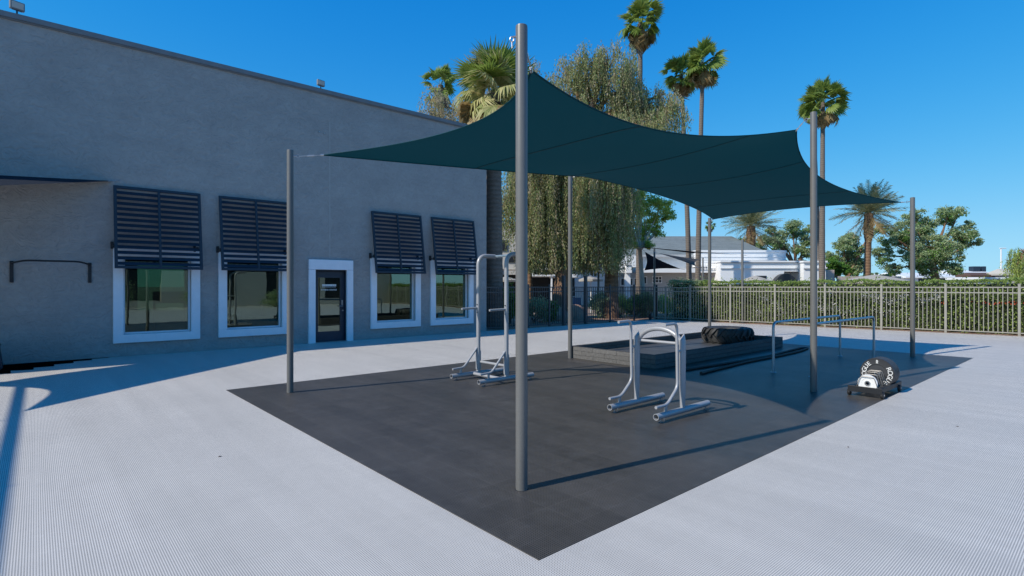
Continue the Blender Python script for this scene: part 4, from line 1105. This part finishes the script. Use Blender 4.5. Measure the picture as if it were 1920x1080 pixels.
def date_palm(label, Y, base_x, top, Lf, seed, tr, nf=56, group='date palms'):
    rs = np.random.RandomState(seed); b = Vector(((base_x-960)/F*Y, Y, 0)); c = at(top[0], top[1], Y)-b
    t = thing('date_palm', label, 'palm tree', tuple(b), 0, group)
    z = c.z
    trunk_tube(t, [(0, 0, -.1), (c.x*.5, 0, z*.5), (c.x*.8, 0, z*.70), (c.x*.86, 0, z*.78), (c.x, 0, z)], [tr*.95, tr*.68, tr*.7, tr*1.0, tr*.95], 'boots')
    def frond(i):
        L = Lf*(.8+.3*rs.rand()); V = []; Fq = []; n = 30; q = i/nf; cv = .16+.22*q
        def pt(s_): return np.array([L*s_, 0, -cv*L*s_*s_])
        for k in range(n):
            a0, a1 = pt(k/n), pt((k+1)/n); o = len(V); w = .02*(1-k/n)+.004
            V += [a0+(0, -w, 0), a0+(0, w, 0), a1+(0, w, 0), a1+(0, -w, 0)]; Fq.append((o, o+1, o+2, o+3))
            if k > 3:
                ll = Lf*.17*math.sin(math.pi*(.12+.82*k/n))+.04
                for sd in (-1, 1):
                    p = pt((k+.5)/n); d = np.array([.62, sd*.75, .25+.2*rs.randn()-.25]); d /= np.linalg.norm(d); o = len(V)
                    wv = np.array([.034, 0, 0]); e = p+d*ll+(0, 0, -.25*ll)
                    V += [p-wv, p+wv, e+wv*.2, e-wv*.2]; Fq.append((o, o+1, o+2, o+3))
        return np.array(V, float), np.array(Fq)
    V, Fq = place_fronds(nf, frond, (R(85), R(-5)), rs, c, 0)
    mesh_np('crown', V, Fq, M['date'], t)
    V, Fq = place_fronds(8, frond, (R(-25), R(-60)), rs, c-Vector((0, 0, .2)), 0); mesh_np('dead_fronds', V, Fq, M['palmdead'], t)
date_palm('date palm with arching fronds behind the far right post', 45, 1624, (1629, 400), 2.75, 71, .36)
date_palm('shorter date palm above the white building', 55, 1409, (1408, 424), 3.1, 72, .46)

# ------------------------------------------------------------------ things beyond the fence
def rock(label, x, Y, sx, sy, sz, seed):
    import bmesh
    bm = bmesh.new(); bmesh.ops.create_icosphere(bm, subdivisions=3, radius=1); rs = np.random.RandomState(seed); k = rs.normal(size=(6, 3))*2
    for v in bm.verts:
        f_ = 1+.09*sum(math.sin(float(np.dot(v.co, q))+q[0]) for q in k)*.6; v.co = Vector((v.co.x*sx*f_, v.co.y*sy*f_, max(-.1, v.co.z*sz*f_)))
    s = MB(); bm.verts.index_update(); s.add([v.co.copy() for v in bm.verts], [tuple(v.index for v in f.verts) for f in bm.faces]); bm.free()
    o = s.build('boulder', M['rock'], base=((x-960)/F*Y, Y, 0), smooth=True); tag(o, label, 'boulder', 'boulders under the pepper tree')
rock('red boulder seen through the fence left of the tall fence posts', 1044, 25.6, .62, .5, .62, 1)
rock('red boulder between the two tall fence posts', 1080, 26.3, .55, .5, .62, 2)
t = thing('sandwich_board', 'blue and white upright board between the two tall fence posts', 'sign board', tuple(Vector(((1081-960)/F*27.5, 27.5, 0))), R(10))
s = MB(); s.bbox((0, 0, .72), (.42, .04, .62), .01); s.build('board', M['bluepanel'] if 'bluepanel' in M else painted('blue_panel', (.08, .16, .30), .5), t)
s = MB(); s.bbox((-.06, -.01, 1.08), (.66, .05, .05), .006); s.bbox((.24, 0, .62), (.05, .05, 1.2), .006); s.bbox((-.24, 0, .52), (.04, .05, 1.0), .006); s.build('frame', M['white'], t)

def far_post(x, ytop, Y, lab, w=.055):
    p = Vector(((x-960)/F*Y, Y, 0)); h = EYE+(HZ-ytop)/F*Y
    t = thing('shade_post', lab, 'post', tuple(p), 0, 'posts of the garden sails')
    MB().lathe([(w, 0), (w, h-.03), (w*.8, h)], 16).build('pole', M['pole'], t, smooth=True)
    MB().lathe([(.14, 0), (.14, .02), (.06, .03)], 16).build('base_plate', M['pole'], t)
far_post(1122, 452, 27.5, 'far grey post against the pepper tree holding the thin dark sail')
far_post(1227, 466, 31, 'far grey post in front of the white building, left of the brown sail')
far_post(1318, 483, 36, 'short far dark post right of the two palm trunks', .05)
far_post(1392, 449, 23.6, 'far grey post behind the hedge in front of the white building', .05)
def tri_sail(cs, mat, lab, sag=.12):
    cs = [at(*c) for c in cs]; cen = sum(cs, Vector())/len(cs); n = 14; s = MB(); k_ = len(cs); vv = []; ff = []
    for e in range(k_):
        a, b_ = cs[e], cs[(e+1) % k_]
        for i in range(n):
            ti = i/n; tj = (i+1)/n
            for r in range(6):
                quad = []
                for (tt, rr_) in ((ti, r/6), (tj, r/6), (tj, (r+1)/6), (ti, (r+1)/6)):
                    p = a.lerp(b_, tt); p = p+(cen-p)*(4*tt*(1-tt)*sag*1.6); p = p+(cen-p)*rr_; quad.append(p)
                o = len(vv); vv += quad; ff.append((o, o+1, o+2, o+3))
    s.add(vv, ff)
    t = thing('shade_sail', lab, 'shade sail', (cs[0].x, cs[0].y, 0), 0, 'garden sails beyond the fence')
    s.build('cloth', M[mat], t, world=True, recalc=False)
    s = MB()
    for c in cs: s.tube([c, c+(c-cen).normalized()*.35], .01, 6)
    s.build('tether', M['cable'], t, world=True)
tri_sail([(1126, 456, 27.7), (1388, 478, 24.5), (1300, 475, 33)], 'sailnavy', 'thin dark sail seen edge on between far posts', .25)
tri_sail([(1232, 474, 31), (1312, 486, 35.5), (1304, 499, 31.5)], 'sailbrown', 'brown triangular sail in front of the white siding', .12)
tri_sail([(1209, 472, 33), (1208, 507, 33), (1276, 504, 34)], 'sailblack', 'black triangular sail beside the pale tree trunk', .12)

def umbrella(x, ytop, yrim, wpx, Y, lab, mat='umb', sides=8):
    p = Vector(((x-960)/F*Y, Y, 0)); zt = EYE+(HZ-ytop)/F*Y; zr = EYE+(HZ-yrim)/F*Y; r = wpx/2/F*Y
    t = thing('patio_umbrella', lab, 'umbrella', tuple(p), 0, 'patio umbrellas')
    MB().tube([(0, 0, 0), (0, 0, zt+.05)], .03, 10).build('pole', M['white'], t)
    s = MB(); vs = []; fs = []; k = sides*2
    prof = [(0.03, zt), (r*.3, zt-(zt-zr)*.22), (r*.65, zt-(zt-zr)*.58), (r, zr), (r, zr-.12), (r*.98, zr-.12), (r*.97, zr-.02), (r*.6, zt-(zt-zr)*.62), (.03, zt-.06)]
    for rr_, z in prof:
        for i in range(k):
            a = 2*math.pi*i/k; f_ = 1 if i % 2 == 0 else .94; vs.append((rr_*f_*math.cos(a), rr_*f_*math.sin(a), z))
    for j in range(len(prof)-1):
        for i in range(k): fs.append((j*k+i, j*k+(i+1) % k, (j+1)*k+(i+1) % k, (j+1)*k+i))
    s.add(vs, fs); s.build('canopy', M[mat], t)
umbrella(1108, 517, 524, 46, 33, 'beige patio umbrella behind the second tall fence post')
umbrella(1416, 517, 527, 60, 36, 'beige patio umbrella in front of the white building wall')
umbrella(1640, 515, 527, 112, 34, 'very wide low beige umbrella just above the hedge near the date palm', sides=12)
umbrella(948, 519, 525, 50, 34, 'pale patio umbrella between the palm trunk and the near post')

# ---- white building with grey hipped roof
Yb = 46.0; PXM = Yb/F
def X_(px, Y=Yb): return (px-960)/F*Y
def Z_(py, Y=Yb): return EYE+(HZ-py)/F*Y
wb = thing('white_building', 'long white single-storey building with curved parapet and grey hipped roof', 'building', (X_(1400), 50, 0), 0)
s = MB(); ez, rz_ = Z_(478, 47), Z_(443, 56)      # roof: eave and ridge
x0, x1 = X_(1120, 47), X_(1452, 47); rx0, rx1 = X_(1190, 56), X_(1372, 56)
def rbox(m, x0, x1, y0, y1, z0, z1): m.box(((x0+x1)/2, (y0+y1)/2, (z0+z1)/2), (x1-x0, y1-y0, z1-z0)); return m
vs = [(x0, 47, ez), (x1, 47, ez), (x1, 65, ez), (x0, 65, ez), (rx0, 56, rz_), (rx1, 56, rz_)]
s.add(vs, [(0, 1, 5, 4), (1, 2, 5), (2, 3, 4, 5), (3, 0, 4), (3, 2, 1, 0)]); s.build('roof', M['roof'], wb, world=True)
s = MB(); rbox(s, x0+.5, x1-.6, 47.6, 64.4, 0, ez-.02); s.build('main_wall', M['whitewall'], wb, world=True)
s = MB(); rbox(s, x0-.1, X_(1308, 47), 46.9, 47.05, ez-.16, ez+.02); s.build('gutter', M['greywall'], wb, world=True)
# siding bands under the eaves, left part
s = MB()
for k in range(6): rbox(s, X_(1228, 47.5), X_(1300, 47.5), 47.50-.02*(k % 2), 47.6, Z_(502, 47.5)+k*.17, Z_(502, 47.5)+k*.17+.155)
s.build('siding', M['whitewall'], wb, world=True)
# upper curved parapet band
def band(path, z0, z1, off, th_=.25):
    n = len(path); vs = []
    P = [Vector((p[0], p[1])) for p in path]
    for i in range(n):
        d = (P[min(i+1, n-1)]-P[max(i-1, 0)]).normalized(); nn = Vector((d.y, -d.x))
        a = P[i]+nn*off; b = P[i]-nn*th_
        vs += [(a.x, a.y, z0), (a.x, a.y, z1), (b.x, b.y, z1), (b.x, b.y, z0)]
    fs = []
    for i in range(n-1):
        for k in range(4): fs.append((4*i+k, 4*i+(k+1) % 4, 4*i+4+(k+1) % 4, 4*i+4+k))
    fs += [(0, 1, 2, 3), tuple(4*n-4+k for k in (3, 2, 1, 0))]
    return vs, fs
xa, xb = X_(1306, 46.4), X_(1487, 46.4)
cur = [(xa, 47.5), (xa, 46.4), (xb-1.6, 46.4)]+[(xb-1.6+1.6*math.sin(a), 46.4+1.6*(1-math.cos(a))) for a in np.linspace(.15, math.pi/2, 9)]+[(xb, 52)]
s = MB()
for z0, z1, off in ((3.3, Z_(488, 46.4), .03), (Z_(487.5, 46.4), Z_(482, 46.4), .0), (Z_(482, 46.4), Z_(480.5, 46.4), .06), (Z_(480.5, 46.4), Z_(473, 46.4), .0), (Z_(473, 46.4), Z_(469, 46.4), .08)):
    s.add(*band(cur, z0, z1-.004, off))
s.build('upper_parapet', M['whitewall'], wb, world=True)
# lower wing with cornice
xa, xb = X_(1351, 44), X_(1547, 44)
s = MB(); rbox(s, xa, X_(1470, 44), 44, 46.2, 0, Z_(493, 44)); rbox(s, X_(1502, 44), xb, 44, 50, 0, Z_(493, 44)); rbox(s, X_(1470, 44)+.001, X_(1502, 44)-.001, 44, 46, Z_(509, 44), Z_(493, 44)-.002)
rbox(s, X_(1470, 44), X_(1502, 44), 45.6, 45.9, 0, 3.0)
rbox(s, X_(1507, 43.2), X_(1548, 43.2)+.02, 43.2, 43.99, 0, Z_(492.5, 43.6)); s.build('lower_wing', M['whitewall'], wb, world=True)
s = MB(); rbox(s, xa-.05, xb+.1, 43.86, 46.3, Z_(492.5, 44)+.02, Z_(489, 44)); rbox(s, xa-.03, X_(1507, 44), 43.9, 43.995, Z_(503.5, 44), Z_(502, 44)); rbox(s, X_(1506, 43.2), X_(1549.5, 43.2), 43.08, 43.195, Z_(503.5, 43.2), Z_(501.5, 43.2)); rbox(s, X_(1505, 43.2), X_(1550, 43.2), 43.06, 43.86-.003, Z_(492, 43.2), Z_(489, 43.2)); s.build('cornice', M['whitewall'], wb, world=True)
s = MB()
for i in range(24):
    a0, a1 = math.pi*i/24, math.pi*(i+1)/24; w = (1498-1445)/2/F*43.4; h = Z_(513, 43.4); cx = X_(1471, 43.4)
    p = lambda a, r: (cx-w*math.cos(a)*r, 0, .9+(h-.9)*math.sin(a)*r)
    q = [p(a0, 1), p(a1, 1), p(a1, .02), p(a0, .02)]
    s.add([(x, 43.1, z) for x, _, z in q]+[(x, 43.7, z) for x, _, z in q], [(0, 1, 2, 3), (7, 6, 5, 4), (0, 1, 5, 4)])
o = s.build('arched_awning', M['dark'], wb, world=True)
s = MB(); rbox(s, X_(1418, 44), X_(1437, 44), 43.97, 43.998, Z_(526, 44), Z_(517, 44)); s.build('window', M['bluewin'] if 'bluewin' in M else M['dark'], wb, world=True)
# middle wing: shaded porch
s = MB(); rbox(s, X_(1204, 45), X_(1352, 45), 45.0, 47.4, Z_(511, 45), Z_(503, 45)); s.build('porch_fascia', M['whitewall'], wb, world=True)
s = MB(); rbox(s, X_(1180, 46.5), X_(1352, 46.5), 46.6, 46.9, 0, Z_(511, 46.6)-.01); s.build('porch_wall', M['greywall'], wb, world=True)  # grey instead of white: the porch shade is put into the wall colour
def win(px0, px1, py0, py1, Y, mul=1, frame=True, nm='window'):
    a, b_, c, d = X_(px0, Y), X_(px1, Y), Z_(py1, Y), Z_(py0, Y); m = MB()
    for q in ((a, a+.07, c, d), (b_-.07, b_, c, d)): rbox(m, q[0], q[1], Y-.08, Y-.001, q[2], q[3])
    for q in ((c, c+.07), (d-.07, d)): rbox(m, a+.07, b_-.07, Y-.079, Y-.001, q[0], q[1])
    for k in range(1, mul): x = a+(b_-a)*k/mul; rbox(m, x-.03, x+.03, Y-.07, Y-.001, c+.07, d-.07)
    if mul > 2: rbox(m, a+.07, b_-.07, Y-.068, Y-.001, (c+d)/2-.02, (c+d)/2+.02)
    o = m.build(nm, M['whitewall'], wb, world=True)
    m = MB(); rbox(m, a+.06, b_-.06, Y-.04, Y-.002, c+.06, d-.06); m.build('pane', M['dark'], o, world=True)
win(1222, 1241, 518, 531, 46.6, 3); win(1206, 1213, 518, 533, 46.6); win(1337, 1352, 513, 531, 46.6, 1, nm='glazed_door')
for k in range(3): win(1181+k*7, 1187+k*7, 521, 536, 46.6)
win(1163, 1171, 521, 536, 46.2); win(1105, 1120, 500, 520, 46.0, 2)
s = MB(); rbox(s, X_(1150, 44), X_(1160, 44), 44, 44.5, 0, Z_(512, 44)); s.build('column', M['whitewall'], wb, world=True)
s = MB(); rbox(s, X_(1172, 44), X_(1182, 44), 44, 44.5, 0, Z_(512, 44))
rbox(s, X_(1174, 44)-.05, X_(1182, 44)+.05, 43.7, 44.3, Z_(512, 44)+.01, Z_(495, 44)); rbox(s, X_(1173, 44)-.1, X_(1183, 44)+.1, 43.6, 44.4, Z_(497, 44), Z_(494.5, 44))
s.build('column', M['whitewall'], wb, world=True)
s = MB(); rbox(s, X_(1150, 44), X_(1174, 44)-.06, 44.0, 46.5, Z_(512, 44)+.005, Z_(503, 44)); rbox(s, X_(1149, 44), X_(1174, 44)-.06, 43.92, 46.5, Z_(503, 44)+.005, Z_(501, 44)); rbox(s, X_(1152, 45), X_(1200, 45), 45, 47.5, Z_(501, 45), Z_(480, 45)); s.build('entrance_wall', M['whitewall'], wb, world=True)
s = MB(); rbox(s, X_(1072, 46.1), X_(1149, 46.1), 46.05, 47.4, 0, Z_(478, 46.1)); s.build('left_wall', M['whitewall'], wb, world=True)
s = MB()
for px_ in range(1312, 1352, 5): s.tube([(X_(px_, 44.9), 44.9, Z_(504, 44.9)), (X_(px_, 44.9), 44.9, Z_(492, 44.9))], .025, 6)
for py_ in (503, 498, 492): s.tube([(X_(1311, 44.9), 44.9, Z_(py_, 44.9)), (X_(1352, 44.9), 44.9, Z_(py_, 44.9))], .025, 6)
s.build('roof_railing', M['whitewall'], wb, world=True)

# beige apartment block behind the pepper tree
ab = thing('apartment_block', 'pale block with dark carport openings glimpsed behind the pepper tree', 'building', (X_(990, 40), 44, 0), 0)
s = MB(); rbox(s, X_(860, 40), X_(1090, 40), 40.6, 50, Z_(505, 40), Z_(420, 40)); rbox(s, X_(860, 40), X_(1000, 40), 40, 40.6, Z_(515, 40), Z_(507, 40)); s.build('wall', M['cream'], ab, world=True)
s = MB(); rbox(s, X_(995, 39.5), X_(1038, 39.5), 39.5, 45, Z_(518, 39.5), Z_(515, 39.5)); rbox(s, X_(1038, 39.5), X_(1090, 39.5), 39.6, 44, Z_(520, 39.5), Z_(514, 39.5)); s.build('carport_roof', M['white'], ab, world=True)
s = MB(); rbox(s, X_(860, 40), X_(1095, 40), 46, 46.3, 0, Z_(505, 40)); s.build('carport_back', M['dark'], ab, world=True)
for x, y0_, y1_ in ((935, 450, 470), (952, 478, 492), (1000, 450, 470), (1040, 450, 470)):
    s = MB(); rbox(s, X_(x, 40.5), X_(x+16, 40.5), 40.52, 40.62, Z_(y1_, 40.5), Z_(y0_, 40.5)); s.build('window', M['dark'], ab, world=True)
s = MB(); rbox(s, X_(935, 40), X_(941, 40), 39.9, 40.5, 0, Z_(500, 40)); s.build('column', M['white'], ab, world=True); s = MB(); rbox(s, X_(1033, 39.5), X_(1036, 39.5), 39.6, 39.8, 0, Z_(518, 39.5)); s.build('column', M['white'], ab, world=True)

# garden wall and far low houses
s = MB(); rbox(s, X_(1572, 50), X_(1690, 50), 50, 50.3, 0, Z_(518, 50)); rbox(s, X_(1549, 50), X_(1562, 50), 49.8, 50.3, 0, Z_(506, 50)); o = s.build('garden_wall', M['pinkwall'], base=(X_(1600, 50), 50, 0), world=True)
tag(o, 'pinkish block wall between the white building and the date palm', 'wall')
t = thing('air_conditioner', 'grey utility unit at the end of the white building', 'air conditioner', (X_(1560, 47), 47, 0), 0)
s = MB(); s.bbox((0, 0, .9), (.9, .8, 1.9), .05); s.build('cabinet', M['greywall'], t); s = MB(); s.lathe([(.3, 1.86), (.3, 2.0), (.1, 2.1)], 16); s.build('fan_hood', M['white'], t)
def house(label, px0, px1, pyt, Y, wall, roofm, over=.4, dep=8, openings=(), pitch=0.0, grp='low houses far behind the hedge'):
    t = thing('house', label, 'house', (X_((px0+px1)/2, Y), Y, 0), 0, grp); s = MB(); zt = Z_(pyt, Y)
    rbox(s, X_(px0, Y), X_(px1, Y), Y, Y+dep, 0, zt-.25); s.build('wall', M[wall], t, world=True)
    s = MB(); a, b_ = X_(px0, Y)-over, X_(px1, Y)+over; y0, y1 = Y-over, Y+dep+over
    vs = [(a, y0, zt-.249), (b_, y0, zt-.249), (b_, y1, zt-.249), (a, y1, zt-.249), (a, y0, zt-.05), (b_, y0, zt-.05), (b_, y1, zt-.05), (a, y1, zt-.05), (a+.3, (y0+y1)/2, zt+pitch), (b_-.3, (y0+y1)/2, zt+pitch)]
    s.add(vs, [(0, 1, 5, 4), (1, 2, 6, 5), (2, 3, 7, 6), (3, 0, 4, 7), (0, 3, 2, 1), (4, 5, 9, 8), (6, 7, 8, 9), (5, 6, 9), (7, 4, 8)]); s.build('roof', M[roofm], t, world=True)
    for (q0, q1, r0_, r1_) in openings:
        s = MB(); rbox(s, X_(q0, Y), X_(q1, Y), Y-.05, Y+.02, Z_(r1_, Y), Z_(r0_, Y)); s.build('window', M['dark'], t, world=True)
    return t
house('low white roofed house behind the big grey-green tree', 1700, 1800, 518, 75, 'white', 'white', pitch=.6, openings=((1722, 1746, 521, 528), (1760, 1775, 522, 528)))
house('far white flat roofed house under the rooftop units', 1792, 1862, 511, 90, 'cream', 'white', pitch=.5, openings=((1800, 1812, 520, 526),))
house('brown roofed open shed behind the hedge near the right edge', 1822, 1880, 515, 62, 'pinkwall', 'brown', over=.5, dep=1.2, pitch=.25, openings=((1820, 1856, 519, 530),))
house('cream house behind the weeping tree at the right edge', 1888, 1960, 512, 60, 'cream', 'cream', dep=2, pitch=.5, openings=((1896, 1906, 519, 526),))
house('low white carport between shed and cream house', 1858, 1892, 519, 56, 'white', 'white', dep=5, openings=((1862, 1888, 523, 530),))
for x, w, lb in ((1827, 13, 'wide dark rooftop air conditioner on the far white roof'), (1841, 7, 'narrow dark rooftop air conditioner on the far white roof')):
    t = thing('air_conditioner', lb, 'air conditioner', (X_(x, 92), 92, Z_(512, 92)+.3), 0, 'rooftop units')
    s = MB(); s.bbox((0, 0, .35), (w/F*92, 1, .95), .05); s.build('cabinet', M['navy'], t); s = MB(); s.box((0, 0, -.2), (w/F*92*.8, .8, .15)); s.build('curb', M['black'], t)
t = thing('street_lamp', 'tall thin white lamp pole far away near the right edge', 'lamp post', (X_(1877, 80), 80, 0), 0)
hh = Z_(466, 80); MB().lathe([(.14, 0), (.09, hh), ], 12).build('pole', M['white'], t, smooth=True)
s = MB(); s.bbox((.25, 0, hh+.05), (.9, .25, .12), .04); s.build('lamp_head', M['white'], t)
# parked vehicles glimpsed over the hedge
def car(px, Y, mat, label):
    t = thing('parked_car', label, 'car', (X_(px, Y), Y, 0), R(8), 'cars parked beyond the hedge')
    pr_ = [(-2.2, .35), (-2.2, .8), (-1.5, .95), (-1.0, 1.45), (.7, 1.5), (1.4, .98), (2.1, .85), (2.25, .6), (2.25, .35)]
    vs = []; fs = []; n = len(pr_)
    for y, sc in ((-.85, 1), (-.70, 1.0), (.70, 1.0), (.85, 1)):
        for (x, z) in pr_: vs.append((x, y*(.86 if z > 1.2 else 1), z))
    for j in range(3):
        for i in range(n): fs.append((j*n+i, j*n+(i+1) % n, (j+1)*n+(i+1) % n, (j+1)*n+i))
    fs += [tuple(range(n)), tuple(3*n+i for i in range(n))]
    s = MB(); s.add(vs, fs); s.build('body', M[mat], t)
    s = MB(); s.add([(-1.3, -.865, 1.0), (1.15, -.865, 1.0), (.62, -.76, 1.42), (-.95, -.76, 1.40)], [(0, 1, 2, 3)]); s.build('side_window', M['dark'], t)
    for x in (-1.4, 1.4):
        for y in (-.8, .8): MB().lathe([(.05, -.1), (.32, -.1), (.34, 0), (.32, .1), (.05, .1)], 20, Matrix.Translation(Vector((x, y, .34))) @ Matrix.Rotation(R(90), 4, 'X')).build('wheel', M['rubber'], t)
car(1738, 60, 'silver', 'pale car roof just above the hedge below the big tree')
car(1775, 63, 'white', 'white car roof just above the hedge right of the pale one')

# things behind the camera that only show in the window glass
nb_ = thing('neighbour_building', 'pale low building behind the camera mirrored in the windows', 'building', tuple(uv((0, 0), 4, -17)), TH+math.pi)
s = MB(); wall_holes(s, -22, 22, 0, 4.2, [(-18+5*k, -15.4+5*k, .5, 3.0) for k in range(8)], 0, .3); s.box((0, 5, 4.3), (44.6, 10.6, .25)); s.box((0, 9.8, 2.1), (44, .3, 4.1)); s.build('wall', M['cream'], nb_, recalc=False)
for k in range(8): MB().box((-16.7+5*k, .2, 1.75), (2.5, .04, 2.45)).build('window', M['dark'], nb_)
for q_, (a_, b_, h_, lb) in enumerate(((9, -14, 1.6, 'round shrub behind the camera, mirrored in the gym glass'), (14, -13.5, 1.2, 'low wide shrub behind the camera, mirrored in the gym glass'), (4, -14.5, 2.4, 'tall shrub behind the camera, mirrored in the gym glass'), (-2, -14, 1.4, 'shrub behind the camera nearest the steel frame'))):
    bush(lb, 0, 0, 1.1, h_, 'leaf3', 90+q_, Y=.1)
    bpy.data.objects[[o.name for o in bpy.data.objects if o.name.startswith('shrub') and o['label'] == lb][0]].location = uv((0, 0), a_, b_)

# small dead leaves on the tiles
for x, y, r_, lb in ((412, 859, .3, 'small dead leaf on the light tiles left of the dark court'), (1590, 841, 1.2, 'tiny dead leaf on the light tiles right of the dark court'), (1795, 802, 2, 'tiny dead leaf on the light tiles at the right')):
    p = gp(x, y); s = MB(); s.add([(-.018, 0, .002), (0, -.008, .006), (.02, 0, .003), (0, .008, .008), (0, 0, .001)], [(0, 1, 4), (1, 2, 4), (2, 3, 4), (3, 0, 4)])
    o = s.build('fallen_leaf', M['deadleaf'], base=(p.x, p.y, .013), rz=r_); tag(o, lb, 'leaf', 'dead leaves on the tiles')

# ------------------------------------------------------------------ light, sky, camera
SUN_EL = R(40.5); sx, sy = -.862, -.508
w = bpy.data.worlds.new('World'); S.world = w; w.use_nodes = True; nt = w.node_tree; bg = nt.nodes['Background']
sk = nt.nodes.new('ShaderNodeTexSky'); sk.sky_type = 'NISHITA'; sk.sun_disc = False; sk.sun_elevation = SUN_EL
sk.sun_rotation = math.atan2(sx, sy) % (2*math.pi); sk.altitude = 1500; sk.air_density = 1.0; sk.dust_density = 0; sk.ozone_density = 3.0
hs = nt.nodes.new('ShaderNodeHueSaturation'); hs.inputs['Saturation'].default_value = 1.38
nt.links.new(sk.outputs[0], hs.inputs['Color']); tn = nt.nodes.new('ShaderNodeMix'); tn.data_type = 'RGBA'; tn.blend_type = 'MULTIPLY'; tn.inputs[0].default_value = 1; tn.inputs[7].default_value = (.82, 1.0, 1.16, 1)
nt.links.new(hs.outputs[0], tn.inputs[6])
def vmath(op, a, v):
    n = nt.nodes.new('ShaderNodeVectorMath'); n.operation = op; nt.links.new(a, n.inputs[0])
    if isinstance(v, tuple): n.inputs[1].default_value = v
    else: nt.links.new(v, n.inputs[1])
    return n.outputs[0]
q_ = vmath('DIVIDE', tn.outputs[2], vmath('ADD', tn.outputs[2], (.30/.125, .38/.125, .28/.125)))
nt.links.new(vmath('MULTIPLY', q_, (.52/.125, .95/.125, 1.15/.125)), bg.inputs[0]); bg.inputs[1].default_value = .125
ld = bpy.data.lights.new('sun', 'SUN'); ld.energy = 4.6; ld.angle = R(.55); ld.color = (1, .94, .84)
lo = bpy.data.objects.new('sun', ld); COL.objects.link(lo)
lo.rotation_euler = Vector((-sx*math.cos(SUN_EL), -sy*math.cos(SUN_EL), -math.sin(SUN_EL))).to_track_quat('-Z', 'Y').to_euler()
cd = bpy.data.cameras.new('camera'); cam = bpy.data.objects.new('camera', cd); COL.objects.link(cam); S.camera = cam
cam.location = (0, 0, EYE); cam.rotation_euler = (R(90), 0, 0); cd.sensor_width = 36; cd.lens = F/1920*36; cd.shift_y = -3/1920
cd.clip_start = .05; cd.clip_end = 5000
S.view_settings.view_transform = 'Standard'; S.view_settings.look = 'None'; S.view_settings.exposure = 0.0; S.view_settings.gamma = 1
S.view_settings.use_curve_mapping = False
S.cycles.max_bounces = 8; S.cycles.transparent_max_bounces = 16
